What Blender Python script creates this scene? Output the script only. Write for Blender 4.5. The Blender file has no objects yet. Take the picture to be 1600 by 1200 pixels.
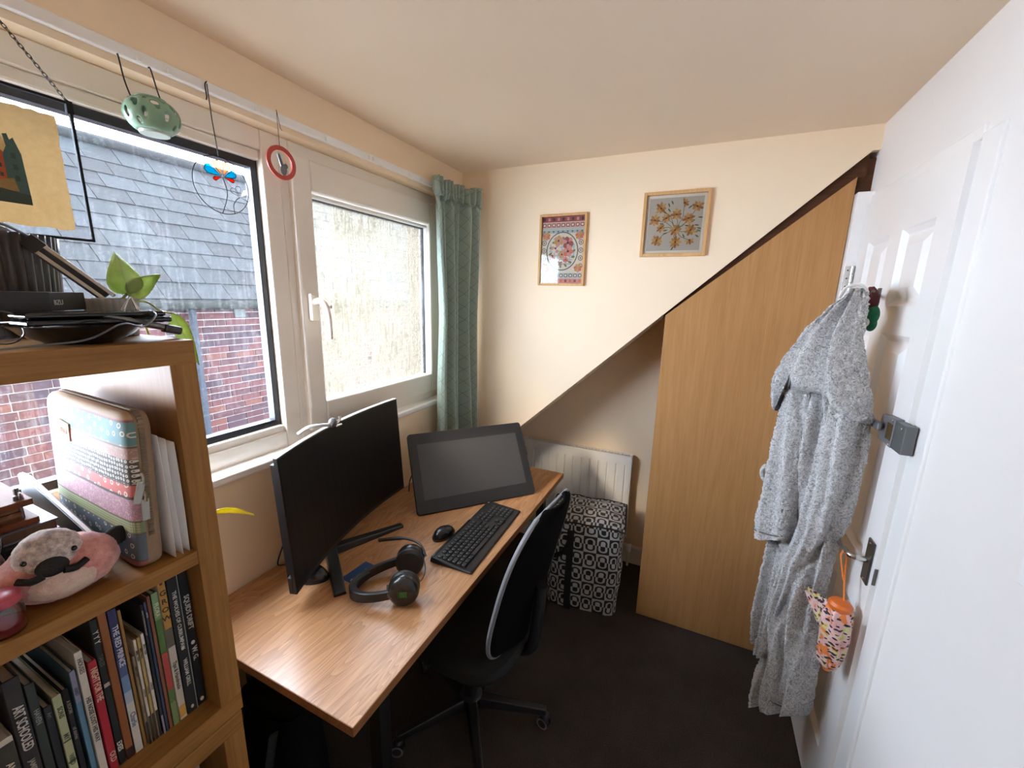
import bpy, bmesh, math, random
from mathutils import Vector, Matrix, noise
random.seed(7)
S = bpy.context.scene
COL = S.collection
PI = math.pi

# ------------------------------------------------------------------ camera, sky, sun, exposure
def make_camera():
    f, yaw, pitch, roll = 639.4084, -0.4278, 0.2077, 0.0245
    loc = Vector((1.2452, -0.0430, 1.6623))
    fw = Vector((math.sin(yaw)*math.cos(pitch), math.cos(yaw)*math.cos(pitch), -math.sin(pitch)))
    r = Vector((math.cos(yaw), -math.sin(yaw), 0)); u = r.cross(fw)
    c, s = math.cos(roll), math.sin(roll)
    r, u = c*r + s*u, -s*r + c*u
    cd = bpy.data.cameras.new('camera'); co = bpy.data.objects.new('camera', cd)
    cd.sensor_fit = 'HORIZONTAL'; cd.sensor_width = 36; cd.lens = f/1600*36; cd.clip_start = .02
    m = Matrix((r, u, -fw)).transposed().to_4x4(); m.translation = loc
    co.matrix_world = m
    COL.objects.link(co); S.camera = co
make_camera()

W = bpy.data.worlds.new('sky'); S.world = W; W.use_nodes = True
bg = W.node_tree.nodes['Background']
bg.inputs['Color'].default_value = (0.80, 0.91, 1.06, 1); bg.inputs['Strength'].default_value = 3.4

sd = bpy.data.lights.new('sun', 'SUN'); sd.energy = .75; sd.angle = math.radians(14); sd.color = (1.0, .80, .55)
so = bpy.data.objects.new('sun', sd); COL.objects.link(so)
so.rotation_euler = Vector((.30, .80, -.52)).to_track_quat('-Z', 'Y').to_euler()
so.location = (-3, -3, 4)

def portal(name, loc, w, h):
    d = bpy.data.lights.new(name, 'AREA'); d.shape = 'RECTANGLE'; d.size = w; d.size_y = h; d.energy = 1
    d.cycles.is_portal = True
    o = bpy.data.objects.new(name, d); COL.objects.link(o); o.location = loc
    o.rotation_euler = Vector((1, 0, 0)).to_track_quat('-Z', 'Z').to_euler()
portal('window_portal', (-.13, .72, 1.62), 2.3, .92)

S.view_settings.view_transform = 'Standard'; S.view_settings.look = 'None'
S.view_settings.gamma = 1; S.view_settings.use_curve_mapping = False
S.view_settings.exposure = 3.15
S.cycles.max_bounces = 16; S.cycles.diffuse_bounces = 12; S.cycles.transparent_max_bounces = 24
S.cycles.caustics_reflective = False; S.cycles.caustics_refractive = False
S.cycles.sample_clamp_indirect = 6
S.cycles.use_denoising = True

# ------------------------------------------------------------------ materials
MATS = {}
class NT:
    def __init__(s, m): s.t = m.node_tree; s.n = s.t.nodes; s.l = s.t.links
    def node(s, typ, **kw):
        n = s.n.new(typ)
        for k, v in kw.items(): setattr(n, k, v)
        return n
    def val(s, sock, v):
        if hasattr(v, 'is_output'): s.l.new(v, sock)
        else: sock.default_value = v
    def math(s, op, a, b=0., c=None, clamp=False):
        n = s.n.new('ShaderNodeMath'); n.operation = op; n.use_clamp = clamp
        s.val(n.inputs[0], a); s.val(n.inputs[1], b)
        if c is not None: s.val(n.inputs[2], c)
        return n.outputs[0]
    def mix(s, fac, a, b):
        n = s.n.new('ShaderNodeMix'); n.data_type = 'RGBA'
        s.val(n.inputs[0], fac)
        for i, v in ((6, a), (7, b)):
            if isinstance(v, tuple): v = v if len(v) == 4 else v + (1,)
            s.val(n.inputs[i], v)
        return n.outputs[2]
    def coord(s, kind='Object', scale=(1, 1, 1), rot=(0, 0, 0)):
        c = s.n.new('ShaderNodeTexCoord'); m = s.n.new('ShaderNodeMapping')
        m.inputs['Scale'].default_value = scale; m.inputs['Rotation'].default_value = rot
        s.l.new(c.outputs[kind], m.inputs['Vector']); return m.outputs[0]
    def noise(s, vec, scale, detail=4, rough=.55, dist=0, out='Fac'):
        n = s.n.new('ShaderNodeTexNoise'); s.l.new(vec, n.inputs['Vector'])
        n.inputs['Scale'].default_value = scale; n.inputs['Detail'].default_value = detail
        n.inputs['Roughness'].default_value = rough; n.inputs['Distortion'].default_value = dist
        return n.outputs[out]
    def voronoi(s, vec, scale, feature='F1', out='Distance', rnd=1, dims='3D'):
        n = s.n.new('ShaderNodeTexVoronoi'); n.feature = feature; n.voronoi_dimensions = dims; s.l.new(vec, n.inputs['Vector'])
        n.inputs['Scale'].default_value = scale; n.inputs['Randomness'].default_value = rnd
        return n.outputs[out]
    def ramp(s, fac, stops, interp='LINEAR'):
        n = s.n.new('ShaderNodeValToRGB'); s.val(n.inputs[0], fac); e = n.color_ramp; e.interpolation = interp
        while len(e.elements) < len(stops): e.elements.new(.5)
        for el, (p, c) in zip(e.elements, stops):
            el.position = p; el.color = c if len(c) == 4 else c + (1,)
        return n.outputs[0]
    def bump(s, h, strength=.3, dist=.01):
        n = s.n.new('ShaderNodeBump'); n.inputs['Strength'].default_value = strength
        n.inputs['Distance'].default_value = dist; s.l.new(h, n.inputs['Height']); return n.outputs[0]
    def sep(s, vec):
        n = s.n.new('ShaderNodeSeparateXYZ'); s.l.new(vec, n.inputs[0]); return n.outputs

def srgb(h):
    h = h.lstrip('#'); o = []
    for i in (0, 2, 4):
        c = int(h[i:i+2], 16)/255; o.append(c/12.92 if c <= .04045 else ((c+.055)/1.055)**2.4)
    return tuple(o)
def base(name):
    m = bpy.data.materials.new(name); m.use_nodes = True; MATS[name] = m
    nt = NT(m); p = m.node_tree.nodes['Principled BSDF']; return m, nt, p
def mat(name, col, rough=.5, metal=0, var=.06, vscale=30, bump=0, bscale=200, bdist=.002, spec=.5, coat=0, sheen=0, emit=None):
    if name in MATS: return MATS[name]
    if isinstance(col, str): col = srgb(col)
    m, nt, p = base(name)
    p.inputs['Roughness'].default_value = rough; p.inputs['Metallic'].default_value = metal
    p.inputs['Specular IOR Level'].default_value = spec
    p.inputs['Coat Weight'].default_value = coat; p.inputs['Sheen Weight'].default_value = sheen
    v = nt.coord()
    if var:
        n = nt.noise(v, vscale)
        d = tuple(max(0, c*(1-var)) for c in col); b = tuple(min(1, c*(1+var)) for c in col)
        nt.l.new(nt.mix(n, d, b), p.inputs['Base Color'])
    else: p.inputs['Base Color'].default_value = col + (1,)
    if bump: nt.l.new(nt.bump(nt.noise(v, bscale, 3), bump, bdist), p.inputs['Normal'])
    return m
def wood(name, c0, c1, axis='Y', rough=.45, scale=1., cathedral=False, bumpy=.08, spec=.2):
    c0 = srgb(c0); c1 = srgb(c1)
    m, nt, p = base(name); k = {'X': 0, 'Y': 1, 'Z': 2}[axis]
    sc = [18*scale]*3; sc[k] = 1.1*scale
    v = nt.coord('Object', tuple(sc)); n1 = nt.noise(v, 3.5, 8, .65, .6)
    sc2 = [90*scale]*3; sc2[k] = 2.2*scale
    n2 = nt.noise(nt.coord('Object', tuple(sc2)), 3, 3, .6)
    f = nt.math('ADD', nt.math('MULTIPLY', n1, .65), nt.math('MULTIPLY', n2, .35))
    if cathedral:
        sc3 = [5*scale]*3; sc3[k] = .75*scale
        w = nt.noise(nt.coord('Object', tuple(sc3)), 1.6, 2, .5, .8)
        rings = nt.math('FRACT', nt.math('MULTIPLY', w, 16.))
        f = nt.math('ADD', nt.math('MULTIPLY', f, .82), nt.math('MULTIPLY', rings, .18))
    nt.l.new(nt.ramp(f, [(.28, c0), (.72, c1)]), p.inputs['Base Color'])
    p.inputs['Roughness'].default_value = rough; p.inputs['Specular IOR Level'].default_value = spec
    nt.l.new(nt.bump(n2, bumpy, .001), p.inputs['Normal'])
    return m

warm_lit_wall = mat('warm_lit_wall_paint', (.87, .71, .51), .75, var=.015, vscale=6, bump=.05, bscale=350)  # warm bounced light is put into this wall colour
cool_lit_wall = mat('cool_lit_wall_paint', (.83, .805, .78), .7, var=.015, vscale=6, bump=.08, bscale=300)  # same paint as the other walls, coloured for cool window light
ceil_m = mat('warm_lit_ceiling_paint', (.83, .68, .525), .85, var=.02, vscale=3, bump=.05, bscale=250)  # ceiling colour carries the warm bounced light too
upvc = mat('white_window_plastic', (.82, .77, .69), .28, var=.01)
gloss_w = mat('white_gloss_paint', (.85, .845, .83), .3, var=.015, vscale=8)
sill_m = mat('white_sill_gloss', (.88, .87, .84), .2, var=.01)
gasket = mat('dark_window_gasket', '#20242c', .4)
oak = wood('oak_effect_long', '#7b5226', '#a87a43', 'Y', .5)
oak_v = wood('oak_effect_upright', '#7b5226', '#a87a43', 'Z', .5)
oak_x = wood('oak_effect_inside', '#8a5d2c', '#b0824a', 'X', .5)
desk_top = wood('oak_desk_top', '#8f5f36', '#cb9a6e', 'Y', .30, 1.3, True, spec=.65)
desk_edge = wood('oak_desk_edge', '#6e4428', '#94653f', 'Y', .5)
panel_w = wood('beech_veneer', '#a57747', '#bd8f5f', 'Z', .42, .8)
frame_w = wood('pale_picture_frame_wood', '#b98a52', '#dcb481', 'Z', .5, 2)
trim_w = wood('dark_brown_trim', '#3a2114', '#5d3a25', 'X', .5)
blackp = mat('black_plastic', (.012, .012, .013), .38, var=.1)
blackm = mat('black_matte_plastic', (.016, .016, .017), .55, var=.1, bump=.1, bscale=600)
blackg = mat('black_gloss', (.008, .008, .009), .08, var=0)
screen_b = mat('dark_monitor_screen', (.006, .006, .0065), .35, var=0, spec=.25)
screen_g = mat('grey_tablet_screen', (.055, .055, .056), .45, var=.02)
black_metal = mat('black_metal', (.012, .012, .013), .35, .3, var=.1)
steel = mat('steel', (.62, .61, .58), .22, 1, var=.04)
dark_steel = mat('tarnished_steel', (.16, .155, .15), .3, .9, var=.15)
chair_f = mat('black_chair_mesh', (.0035, .0034, .0034), .9, var=.2, vscale=300, bump=.3, bscale=900, spec=.04)
lit_rim = mat('rim_lit_chair_edge', (.20, .20, .21), .5)  # pale grey stands in for rim light along the chair back
paper = mat('white_paper', (.83, .82, .80), .8, var=.02)
cream = mat('cream_page_edges', (.72, .66, .54), .85, var=.12, vscale=120)
iron = mat('black_wire', (.008, .008, .008), .6, spec=.2)

def carpet_mat():
    m, nt, p = base('dark_grey_carpet'); v = nt.coord()
    n = nt.noise(v, 260, 3, .7); n2 = nt.noise(v, 5, 3)
    f = nt.math('ADD', nt.math('MULTIPLY', n, .75), nt.math('MULTIPLY', n2, .25))
    nt.l.new(nt.ramp(f, [(.3, srgb('#26211e')), (.7, srgb('#524a44'))]), p.inputs['Base Color'])
    p.inputs['Roughness'].default_value = .95; p.inputs['Specular IOR Level'].default_value = .1
    nt.l.new(nt.bump(n, .6, .006), p.inputs['Normal']); return m
carpet = carpet_mat()

def glass_mat(name, tint=(.97, .985, 1.0), refl=.10):
    m, nt, p = base(name); nt.n.remove(p); out = nt.n['Material Output']
    t = nt.node('ShaderNodeBsdfTransparent'); t.inputs[0].default_value = tint + (1,)
    g = nt.node('ShaderNodeBsdfGlossy'); g.inputs['Roughness'].default_value = .02
    fr = nt.node('ShaderNodeFresnel'); fr.inputs['IOR'].default_value = 1.45
    mx = nt.node('ShaderNodeMixShader'); nt.l.new(nt.math('MULTIPLY', fr.outputs[0], refl*6, clamp=True), mx.inputs[0])
    nt.l.new(t.outputs[0], mx.inputs[1]); nt.l.new(g.outputs[0], mx.inputs[2])
    nt.l.new(mx.outputs[0], out.inputs[0]); return m
clear_glass = glass_mat('clear_glass')
picture_glass = glass_mat('picture_glass', (.97, .97, .96), .12)
jar_glass = glass_mat('jar_glass', (.80, .84, .82), .5)

def dirty_glass(name, lo, hi, cover, amb, scat):
    # window glass with a film of dirt / condensation that scatters daylight
    m, nt, p = base(name); nt.n.remove(p); out = nt.n['Material Output']
    v = nt.coord('Object', (1, 1, 1))
    drops = nt.noise(v, 130, 4, .75)
    runs = nt.noise(nt.coord('Object', (1, 150, 9)), 1., 4, .7)
    runs2 = nt.noise(nt.coord('Object', (1, 34, 150)), 1., 3, .7)
    big = nt.noise(v, 4, 3, .6)
    f = nt.math('ADD', nt.math('MULTIPLY', drops, .30), nt.math('MULTIPLY', runs, .38))
    f = nt.math('ADD', f, nt.math('MULTIPLY', runs2, .14)); f = nt.math('ADD', f, nt.math('MULTIPLY', big, .18))
    r = nt.node('ShaderNodeMapRange'); nt.l.new(f, r.inputs[0])
    r.inputs[1].default_value = lo; r.inputs[2].default_value = hi; r.inputs[3].default_value = amb; r.inputs[4].default_value = cover
    t = nt.node('ShaderNodeBsdfTransparent'); t.inputs[0].default_value = (.97, .98, 1, 1)
    tr = nt.node('ShaderNodeBsdfTranslucent'); tr.inputs[0].default_value = scat + (1,)
    g = nt.node('ShaderNodeBsdfGlossy'); g.inputs['Roughness'].default_value = .03
    mx = nt.node('ShaderNodeMixShader'); nt.l.new(r.outputs[0], mx.inputs[0])
    nt.l.new(t.outputs[0], mx.inputs[1]); nt.l.new(tr.outputs[0], mx.inputs[2])
    m2 = nt.node('ShaderNodeMixShader'); m2.inputs[0].default_value = .03
    nt.l.new(mx.outputs[0], m2.inputs[1]); nt.l.new(g.outputs[0], m2.inputs[2])
    nt.l.new(m2.outputs[0], out.inputs[0]); return m
left_glass = dirty_glass('slightly_dirty_glass', .50, .80, .07, .0, (.7, .7, .7))
wet_glass = dirty_glass('condensation_glass', .43, .57, .96, .08, (.168, .150, .114))

# ------------------------------------------------------------------ mesh helpers
class MB:
    def __init__(s): s.v = []; s.f = []; s.mi = []; s.uv = []; s.M = Matrix()
    def add(s, vs, fs, mi=0, uvs=None):
        b = len(s.v); s.v += [tuple(s.M @ Vector(p)) for p in vs]
        for i, f in enumerate(fs):
            s.f.append(tuple(b + k for k in f)); s.mi.append(mi)
            s.uv.append(uvs[i] if uvs else None)
        return s
    def box(s, a, b, mi=0):
        (x0, y0, z0), (x1, y1, z1) = [min(p, q) for p, q in zip(a, b)], [max(p, q) for p, q in zip(a, b)]
        v = [(x0, y0, z0), (x1, y0, z0), (x1, y1, z0), (x0, y1, z0), (x0, y0, z1), (x1, y0, z1), (x1, y1, z1), (x0, y1, z1)]
        return s.add(v, [(3, 2, 1, 0), (4, 5, 6, 7), (0, 1, 5, 4), (1, 2, 6, 5), (2, 3, 7, 6), (3, 0, 4, 7)], mi)
    def prism(s, pts, d, mi=0):
        # closed polygon pts (3D), extruded by vector d
        n = len(pts); q = [tuple(Vector(p) + Vector(d)) for p in pts]
        fs = [tuple(range(n))[::-1], tuple(range(n, 2*n))] + [(i, (i+1) % n, n + (i+1) % n, n + i) for i in range(n)]
        return s.add(list(pts) + q, fs, mi)
    def grid(s, fn, nu, nv, wrapu=False, mi=0, flip=False):
        vs = [fn(i/(nu if wrapu else nu), j/nv) for j in range(nv+1) for i in range(nu if wrapu else nu+1)]
        w = nu if wrapu else nu+1; fs = []; uvs = []
        for j in range(nv):
            for i in range(nu):
                a, b = j*w+i, j*w+(i+1) % w; f = (a, b, b+w, a+w)
                u = [(i/nu, j/nv), ((i+1)/nu, j/nv), ((i+1)/nu, (j+1)/nv), (i/nu, (j+1)/nv)]
                fs.append(f[::-1] if flip else f); uvs.append(u[::-1] if flip else u)
        return s.add(vs, fs, mi, uvs)
    def lathe(s, prof, n=24, mi=0, c=(0, 0, 0), sx=1, sy=1, cap=True):
        k = len(prof); vs = []
        for r, z in prof:
            for i in range(n):
                a = 2*PI*i/n; vs.append((c[0]+r*math.cos(a)*sx, c[1]+r*math.sin(a)*sy, c[2]+z))
        fs = [(j*n+i, j*n+(i+1) % n, (j+1)*n+(i+1) % n, (j+1)*n+i) for j in range(k-1) for i in range(n)]
        if cap: fs += [tuple(range(n))[::-1], tuple(range((k-1)*n, k*n))]
        return s.add(vs, fs, mi)
    def tube(s, pts, r, n=8, mi=0, closed=False, cap=True, rz=None):
        pts = [Vector(p) for p in pts]; k = len(pts); vs = []
        rs = r if isinstance(r, (list, tuple)) else [r]*k
        up = Vector((0, 0, 1)); prev = None
        for i, p in enumerate(pts):
            if closed: t = pts[(i+1) % k] - pts[i-1]
            else: t = pts[min(i+1, k-1)] - pts[max(i-1, 0)]
            t.normalize()
            a = prev if prev is not None else (up if abs(t.z) < .9 else Vector((1, 0, 0)))
            a = (a - t*a.dot(t)).normalized(); prev = a; b = t.cross(a)
            for j in range(n):
                q = 2*PI*j/n; vs.append(tuple(p + a*(math.cos(q)*(rz or rs[i])) + b*(math.sin(q)*rs[i])))
        kk = k if closed else k-1
        fs = [(i*n+j, i*n+(j+1) % n, ((i+1) % k)*n+(j+1) % n, ((i+1) % k)*n+j) for i in range(kk) for j in range(n)]
        if cap and not closed: fs += [tuple(range(n))[::-1], tuple(range((k-1)*n, k*n))]
        return s.add(vs, fs, mi)
    def ball(s, c, r, mi=0, n=16, m=10):
        r = r if isinstance(r, (tuple, list)) else (r, r, r)
        vs = [(c[0], c[1], c[2]-r[2])]; fs = []
        for j in range(1, m):
            t = -PI/2 + PI*j/m
            for i in range(n):
                a = 2*PI*i/n; vs.append((c[0]+r[0]*math.cos(t)*math.cos(a), c[1]+r[1]*math.cos(t)*math.sin(a), c[2]+r[2]*math.sin(t)))
        vs.append((c[0], c[1], c[2]+r[2]))
        for i in range(n): fs.append((0, 1+(i+1) % n, 1+i))
        for j in range(m-2):
            for i in range(n): fs.append((1+j*n+i, 1+j*n+(i+1) % n, 1+(j+1)*n+(i+1) % n, 1+(j+1)*n+i))
        e = 1+(m-2)*n
        for i in range(n): fs.append((e+i, e+(i+1) % n, len(vs)-1))
        return s.add(vs, fs, mi)
    def mesh(s, name):
        me = bpy.data.meshes.new(name); me.from_pydata(s.v, [], s.f); me.polygons.foreach_set('material_index', s.mi)
        if any(u for u in s.uv):
            ul = me.uv_layers.new(name='UVMap')
            for p, u in zip(me.polygons, s.uv):
                if u:
                    for li, c in zip(p.loop_indices, u): ul.data[li].uv = c
        return me
    def build(s, name, mats, parent=None, smooth=False, loc=None, rot=None, bevel=0, seg=2, subdiv=0, ang=40, solid=0, fixn=False):
        me = s.mesh(name)
        for m in (mats if isinstance(mats, (list, tuple)) else [mats]): me.materials.append(m)
        if fixn:
            bm = bmesh.new(); bm.from_mesh(me); bmesh.ops.recalc_face_normals(bm, faces=bm.faces); bm.to_mesh(me); bm.free()
        if smooth:
            me.polygons.foreach_set('use_smooth', [True]*len(me.polygons))
            me.set_sharp_from_angle(angle=math.radians(ang))
        o = bpy.data.objects.new(name, me); COL.objects.link(o)
        if parent: o.parent = parent
        if loc: o.location = loc
        if rot: o.rotation_euler = rot
        if solid: d = o.modifiers.new('s', 'SOLIDIFY'); d.thickness = solid; d.offset = 0
        if bevel: d = o.modifiers.new('b', 'BEVEL'); d.width = bevel; d.segments = seg; d.limit_method = 'ANGLE'
        if subdiv: d = o.modifiers.new('d', 'SUBSURF'); d.levels = subdiv; d.render_levels = subdiv
        return o
def tag(o, label=None, cat=None, group=None, kind=None):
    for k, v in (('label', label), ('category', cat), ('group', group), ('kind', kind)):
        if v: o[k] = v
    return o
def thing(name, label, cat, loc=(0, 0, 0), rz=0, group=None, rot=None):
    o = bpy.data.objects.new(name, None); COL.objects.link(o); o.empty_display_size = .05
    o.location = loc; o.rotation_euler = rot if rot else (0, 0, rz)
    return tag(o, label, cat, group)
def root(name, loc=(0, 0, 0)):
    o = bpy.data.objects.new(name, None); COL.objects.link(o); o.location = loc; o['kind'] = 'structure'; return o
def bx(a, b): return MB().box(a, b)
def part(name, a, b, m, parent, bevel=0, **k): return bx(a, b).build(name, m, parent, bevel=bevel, **k)
def struct(o, label=None):
    o['kind'] = 'structure'
    if label: o['label'] = label
    return o
def text(name, body, size, m, parent, mtx, depth=.0002, sx=1., align='LEFT', font_scale=None):
    cu = bpy.data.curves.new(name, 'FONT'); cu.body = body; cu.size = size; cu.extrude = depth
    cu.align_x = align; cu.align_y = 'CENTER'; cu.resolution_u = 2; cu.offset = size*.018
    t = bpy.data.objects.new(name, cu); COL.objects.link(t)
    bpy.context.view_layer.update()
    me = bpy.data.meshes.new_from_object(t)
    bpy.data.objects.remove(t); bpy.data.curves.remove(cu)
    me.transform(mtx @ Matrix.Diagonal((sx, 1, 1, 1))); me.materials.clear(); me.materials.append(m)
    o = bpy.data.objects.new(name, me); COL.objects.link(o); o.parent = parent; return o
def frame_mtx(origin, X, Y):
    X = Vector(X).normalized(); Y = Vector(Y).normalized(); Z = X.cross(Y)
    m = Matrix((X, Y, Z)).transposed().to_4x4(); m.translation = Vector(origin); return m
def lerp(a, b, t): return a + (b-a)*t
def interp(tab, x):
    # piecewise smooth table [(x, y)...]
    if x <= tab[0][0]: return tab[0][1]
    for (x0, y0), (x1, y1) in zip(tab, tab[1:]):
        if x <= x1:
            t = (x-x0)/(x1-x0); return y0 + (y1-y0)*(t*t*(3-2*t)*.5 + t*.5)
    return tab[-1][1]
def bez(p0, p1, p2, p3, n=12):
    p0, p1, p2, p3 = map(Vector, (p0, p1, p2, p3)); o = []
    for i in range(n+1):
        t = i/n; o.append(p0*(1-t)**3 + p1*3*t*(1-t)**2 + p2*3*t*t*(1-t) + p3*t**3)
    return o
def smooth_path(pts, n=6):
    P = [Vector(p) for p in pts]; o = []
    for i in range(len(P)-1):
        a = P[max(i-1, 0)]; b = P[i]; c = P[i+1]; d = P[min(i+2, len(P)-1)]
        for k in range(n):
            t = k/n; o.append(.5*((2*b) + (c-a)*t + (2*a-5*b+4*c-d)*t*t + (3*b-a-3*c+d)*t**3))
    o.append(P[-1]); return o
def rect_ring(mb, x, y0, z0, y1, z1, wy, wz, d, mi=0):
    """rectangular frame in a plane of constant x, thickness d along +x"""
    mb.box((x, y0, z0), (x+d, y0+wy, z1), mi); mb.box((x, y1-wy, z0), (x+d, y1, z1), mi)
    mb.box((x, y0+wy, z0), (x+d, y1-wy, z0+wz), mi); mb.box((x, y0+wy, z1-wz), (x+d, y1-wy, z1), mi)
    return mb

# ------------------------------------------------------------------ room shell
WX, D, D2, H, Y0 = 1.765, 1.986, 2.447, 2.305, -1.0
struct(bx((-.25, Y0, -.1), (WX+.1, D2+.1, 0)).build('floor', carpet), 'dark grey-brown carpet')
struct(bx((-.25, Y0, H), (WX+.1, D2+.1, H+.1)).build('ceiling', ceil_m), 'off-white plaster ceiling')
mb = MB()   # window wall, opening y -.55..1.82, z 1.105..2.15
mb.box((-.22, Y0, 0), (0, D2, 1.105)); mb.box((-.22, Y0, 2.15), (0, D2, H)); mb.box((-.22, Y0, 1.105), (0, -.55, 2.15)); mb.box((-.22, 1.82, 1.105), (0, D2, 2.15))
struct(mb.build('wall_left', warm_lit_wall), 'off-white window wall')
sl0, slm = .6035, .9275     # lower edge of the bulkhead: z = sl0 + slm*x
def dz(x): return sl0 + slm*x
xr = 1.742
mb = MB()
mb.prism([(-.05, D, dz(-.05)), (xr, D, dz(xr)), (WX, D, dz(xr)), (WX, D, H), (-.05, D, H)], (0, .03, 0))
struct(mb.build('wall_back', warm_lit_wall), 'white wall with sloping lower edge')
mb = MB(); mb.prism([(-.05, D+.03, dz(-.05)), (xr, D+.03, dz(xr)), (xr, D+.03, dz(xr)+.05), (-.05, D+.03, dz(-.05)+.05)], (0, D2-D, 0))
struct(mb.build('ceiling_recess', warm_lit_wall), 'sloping underside of the recess')
struct(bx((-.22, D2, 0), (WX+.1, D2+.1, H)).build('wall_recess', warm_lit_wall), 'shaded wall at the back of the recess')
struct(bx((WX, Y0, 0), (WX+.1, D2, H)).build('wall_right', cool_lit_wall), 'plain white right wall')
struct(bx((-.22, Y0-.1, 0), (WX+.1, Y0, H)).build('wall_near', warm_lit_wall))
mb = MB().box((.0, D2-.018, 0), (WX, D2, .11)); mb.box((0, D2-.012, .11), (WX, D2, .122))
struct(mb.build('baseboard_recess', gloss_w, bevel=.003), 'white skirting board')

# window
w1 = root('window_1'); w1['label'] = 'large fixed pane of the window'
w2 = root('window_2'); w2['label'] = 'casement pane fogged with condensation'
FX = -.05
mb = MB(); rect_ring(mb, -.12, -.55, 1.12, .945, 2.15, .06, .06, .07)
mb.build('outer_frame', upvc, w1, bevel=.004)
mb = MB(); rect_ring(mb, -.115, -.49, 1.175, .905, 2.09, .022, .03, .058)
mb.build('glazing_bead', upvc, w1, bevel=.006)
mb = MB(); rect_ring(mb, -.104, -.478, 1.200, .886, 2.063, .024, .025, .03); mb.build('gasket', gasket, w1)
part('glass', (-.098, -.47, 1.21), (-.094, .885, 2.05), left_glass, w1)
mb = MB(); rect_ring(mb, -.12, .945, 1.12, 1.82, 2.15, .035, .05, .07)
mb.build('outer_frame', upvc, w2, bevel=.004)
mb = MB(); rect_ring(mb, -.10, .972, 1.158, 1.80, 2.108, .075, .10, .07)
mb.build('sash', upvc, w2, bevel=.007)
mb = MB(); rect_ring(mb, -.09, 1.045, 1.233, 1.735, 2.002, .012, .012, .045)
mb.build('glazing_bead', gloss_w, w2, bevel=.004)
mb = MB(); rect_ring(mb, -.088, 1.056, 1.243, 1.725, 1.992, .005, .005, .02); mb.build('gasket', gasket, w2)
part('glass', (-.082, 1.058, 1.245), (-.078, 1.722, 1.99), wet_glass, w2)
# window handle
h = MB(); h.box((-.03, .995, 1.565), (-.012, 1.025, 1.66)); hp = h.build('handle_plate', upvc, w2, bevel=.004)
h = MB(); h.tube(smooth_path([(-.015, 1.01, 1.63), (.012, 1.012, 1.635), (.03, 1.02, 1.615), (.034, 1.026, 1.56), (.03, 1.03, 1.50)], 5), [.011]*10+[.010]*6+[.009]*5, 10)
h.build('handle_lever', upvc, hp, smooth=True)
MB().lathe([(.006, 0), (.006, .004), (.004, .005)], 12).build('handle_lock', steel, hp, smooth=True, loc=(.033, 1.035, 1.615), rot=(0, PI/2, 0))
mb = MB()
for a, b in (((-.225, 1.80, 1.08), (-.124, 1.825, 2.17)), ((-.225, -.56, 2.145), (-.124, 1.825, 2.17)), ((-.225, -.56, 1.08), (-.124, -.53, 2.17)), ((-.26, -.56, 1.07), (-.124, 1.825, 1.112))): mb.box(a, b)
struct(mb.build('trim_5', mat('dark_reveal_lining', (.05, .035, .03), .9, var=.3, spec=.1)), 'dark lining added over the sunlit outer window reveal')  # lining added so the sunlit outer reveal stays dark
# sill
mb = MB(); mb.box((-.06, -.55, 1.10), (0, 1.82, 1.125)); mb.box((-.01, -.6, 1.098), (.014, 1.86, 1.126))
struct(mb.build('trim_1', sill_m, bevel=.009, seg=3), 'white glossy window sill')

# curtain track along the head of the window
tr = thing('curtain_track', 'slim white curtain track along the wall above the window', 'track', (0, .6, 2.18))
part('rail', (0, -1.5, -.014), (.016, 1.36, .012), gloss_w, tr, .003)
for k, y in enumerate([-.30, -.04, .02, .235, .245, .48, .68, .70, .92, 1.0]):
    part('glider', (.016, y-.004, -.012), (.022, y+.004, .002), paper, tr)

# cupboard panel under the stairs
cp = thing('cupboard_panel', 'tall oak-veneer panel with sloping top closing the space under the stairs', 'panel', (1.39, D+.02, 0))
pl, pr, off = 1.087, 1.713, .022
mb = MB(); mb.prism([(pl-1.39, -.01, .004), (pr-1.39, -.01, .004), (pr-1.39, -.01, dz(pr)-off*2.6), (pl-1.39, -.01, dz(pl)-off*.5)], (0, .02, 0))
mb.build('panel', panel_w, cp, bevel=.0015)
mb = MB(); mb.prism([(pl-1.39-.01, .005, dz(pl)-off*.6-.02), (xr-1.39, .005, dz(xr)-.09), (xr-1.39, .005, dz(xr)+.01), (pl-1.39-.01, .005, dz(pl-.01)+.005)], (0, .02, 0))
mb.build('sloping_batten', trim_w, cp)
part('side_batten', (pr-1.39-.004, .012, .004), (xr-1.39+.03, .03, 2.2), trim_w, cp)

# door in the right wall
dr = root('door_1'); dr['label'] = 'white six-panel door'
FXD, ya, yb_, zt = 1.748, 1.29, 1.958, 2.025
ys = [ya, 1.385, 1.585, 1.675, 1.865, yb_]
zs = [.01, .22, .78, .93, 1.585, 1.665, 1.885, zt]
mb = MB()
for i in range(5):
    for j in range(7):
        if i in (1, 3) and j in (1, 3, 5): continue
        a, b, c, d = ys[i], ys[i+1], zs[j], zs[j+1]
        mb.add([(FXD, a, c), (FXD, b, c), (FXD, b, d), (FXD, a, d)], [(3, 2, 1, 0)])
mb.add([(FXD, ya, .01), (WX+.02, ya, .01), (WX+.02, ya, zt), (FXD, ya, zt), (FXD, yb_, .01), (WX+.02, yb_, .01), (WX+.02, yb_, zt), (FXD, yb_, zt)],
       [(0, 1, 2, 3), (7, 6, 5, 4), (3, 2, 6, 7), (0, 4, 5, 1)])
mb.build('door_leaf', gloss_w, dr)
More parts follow.
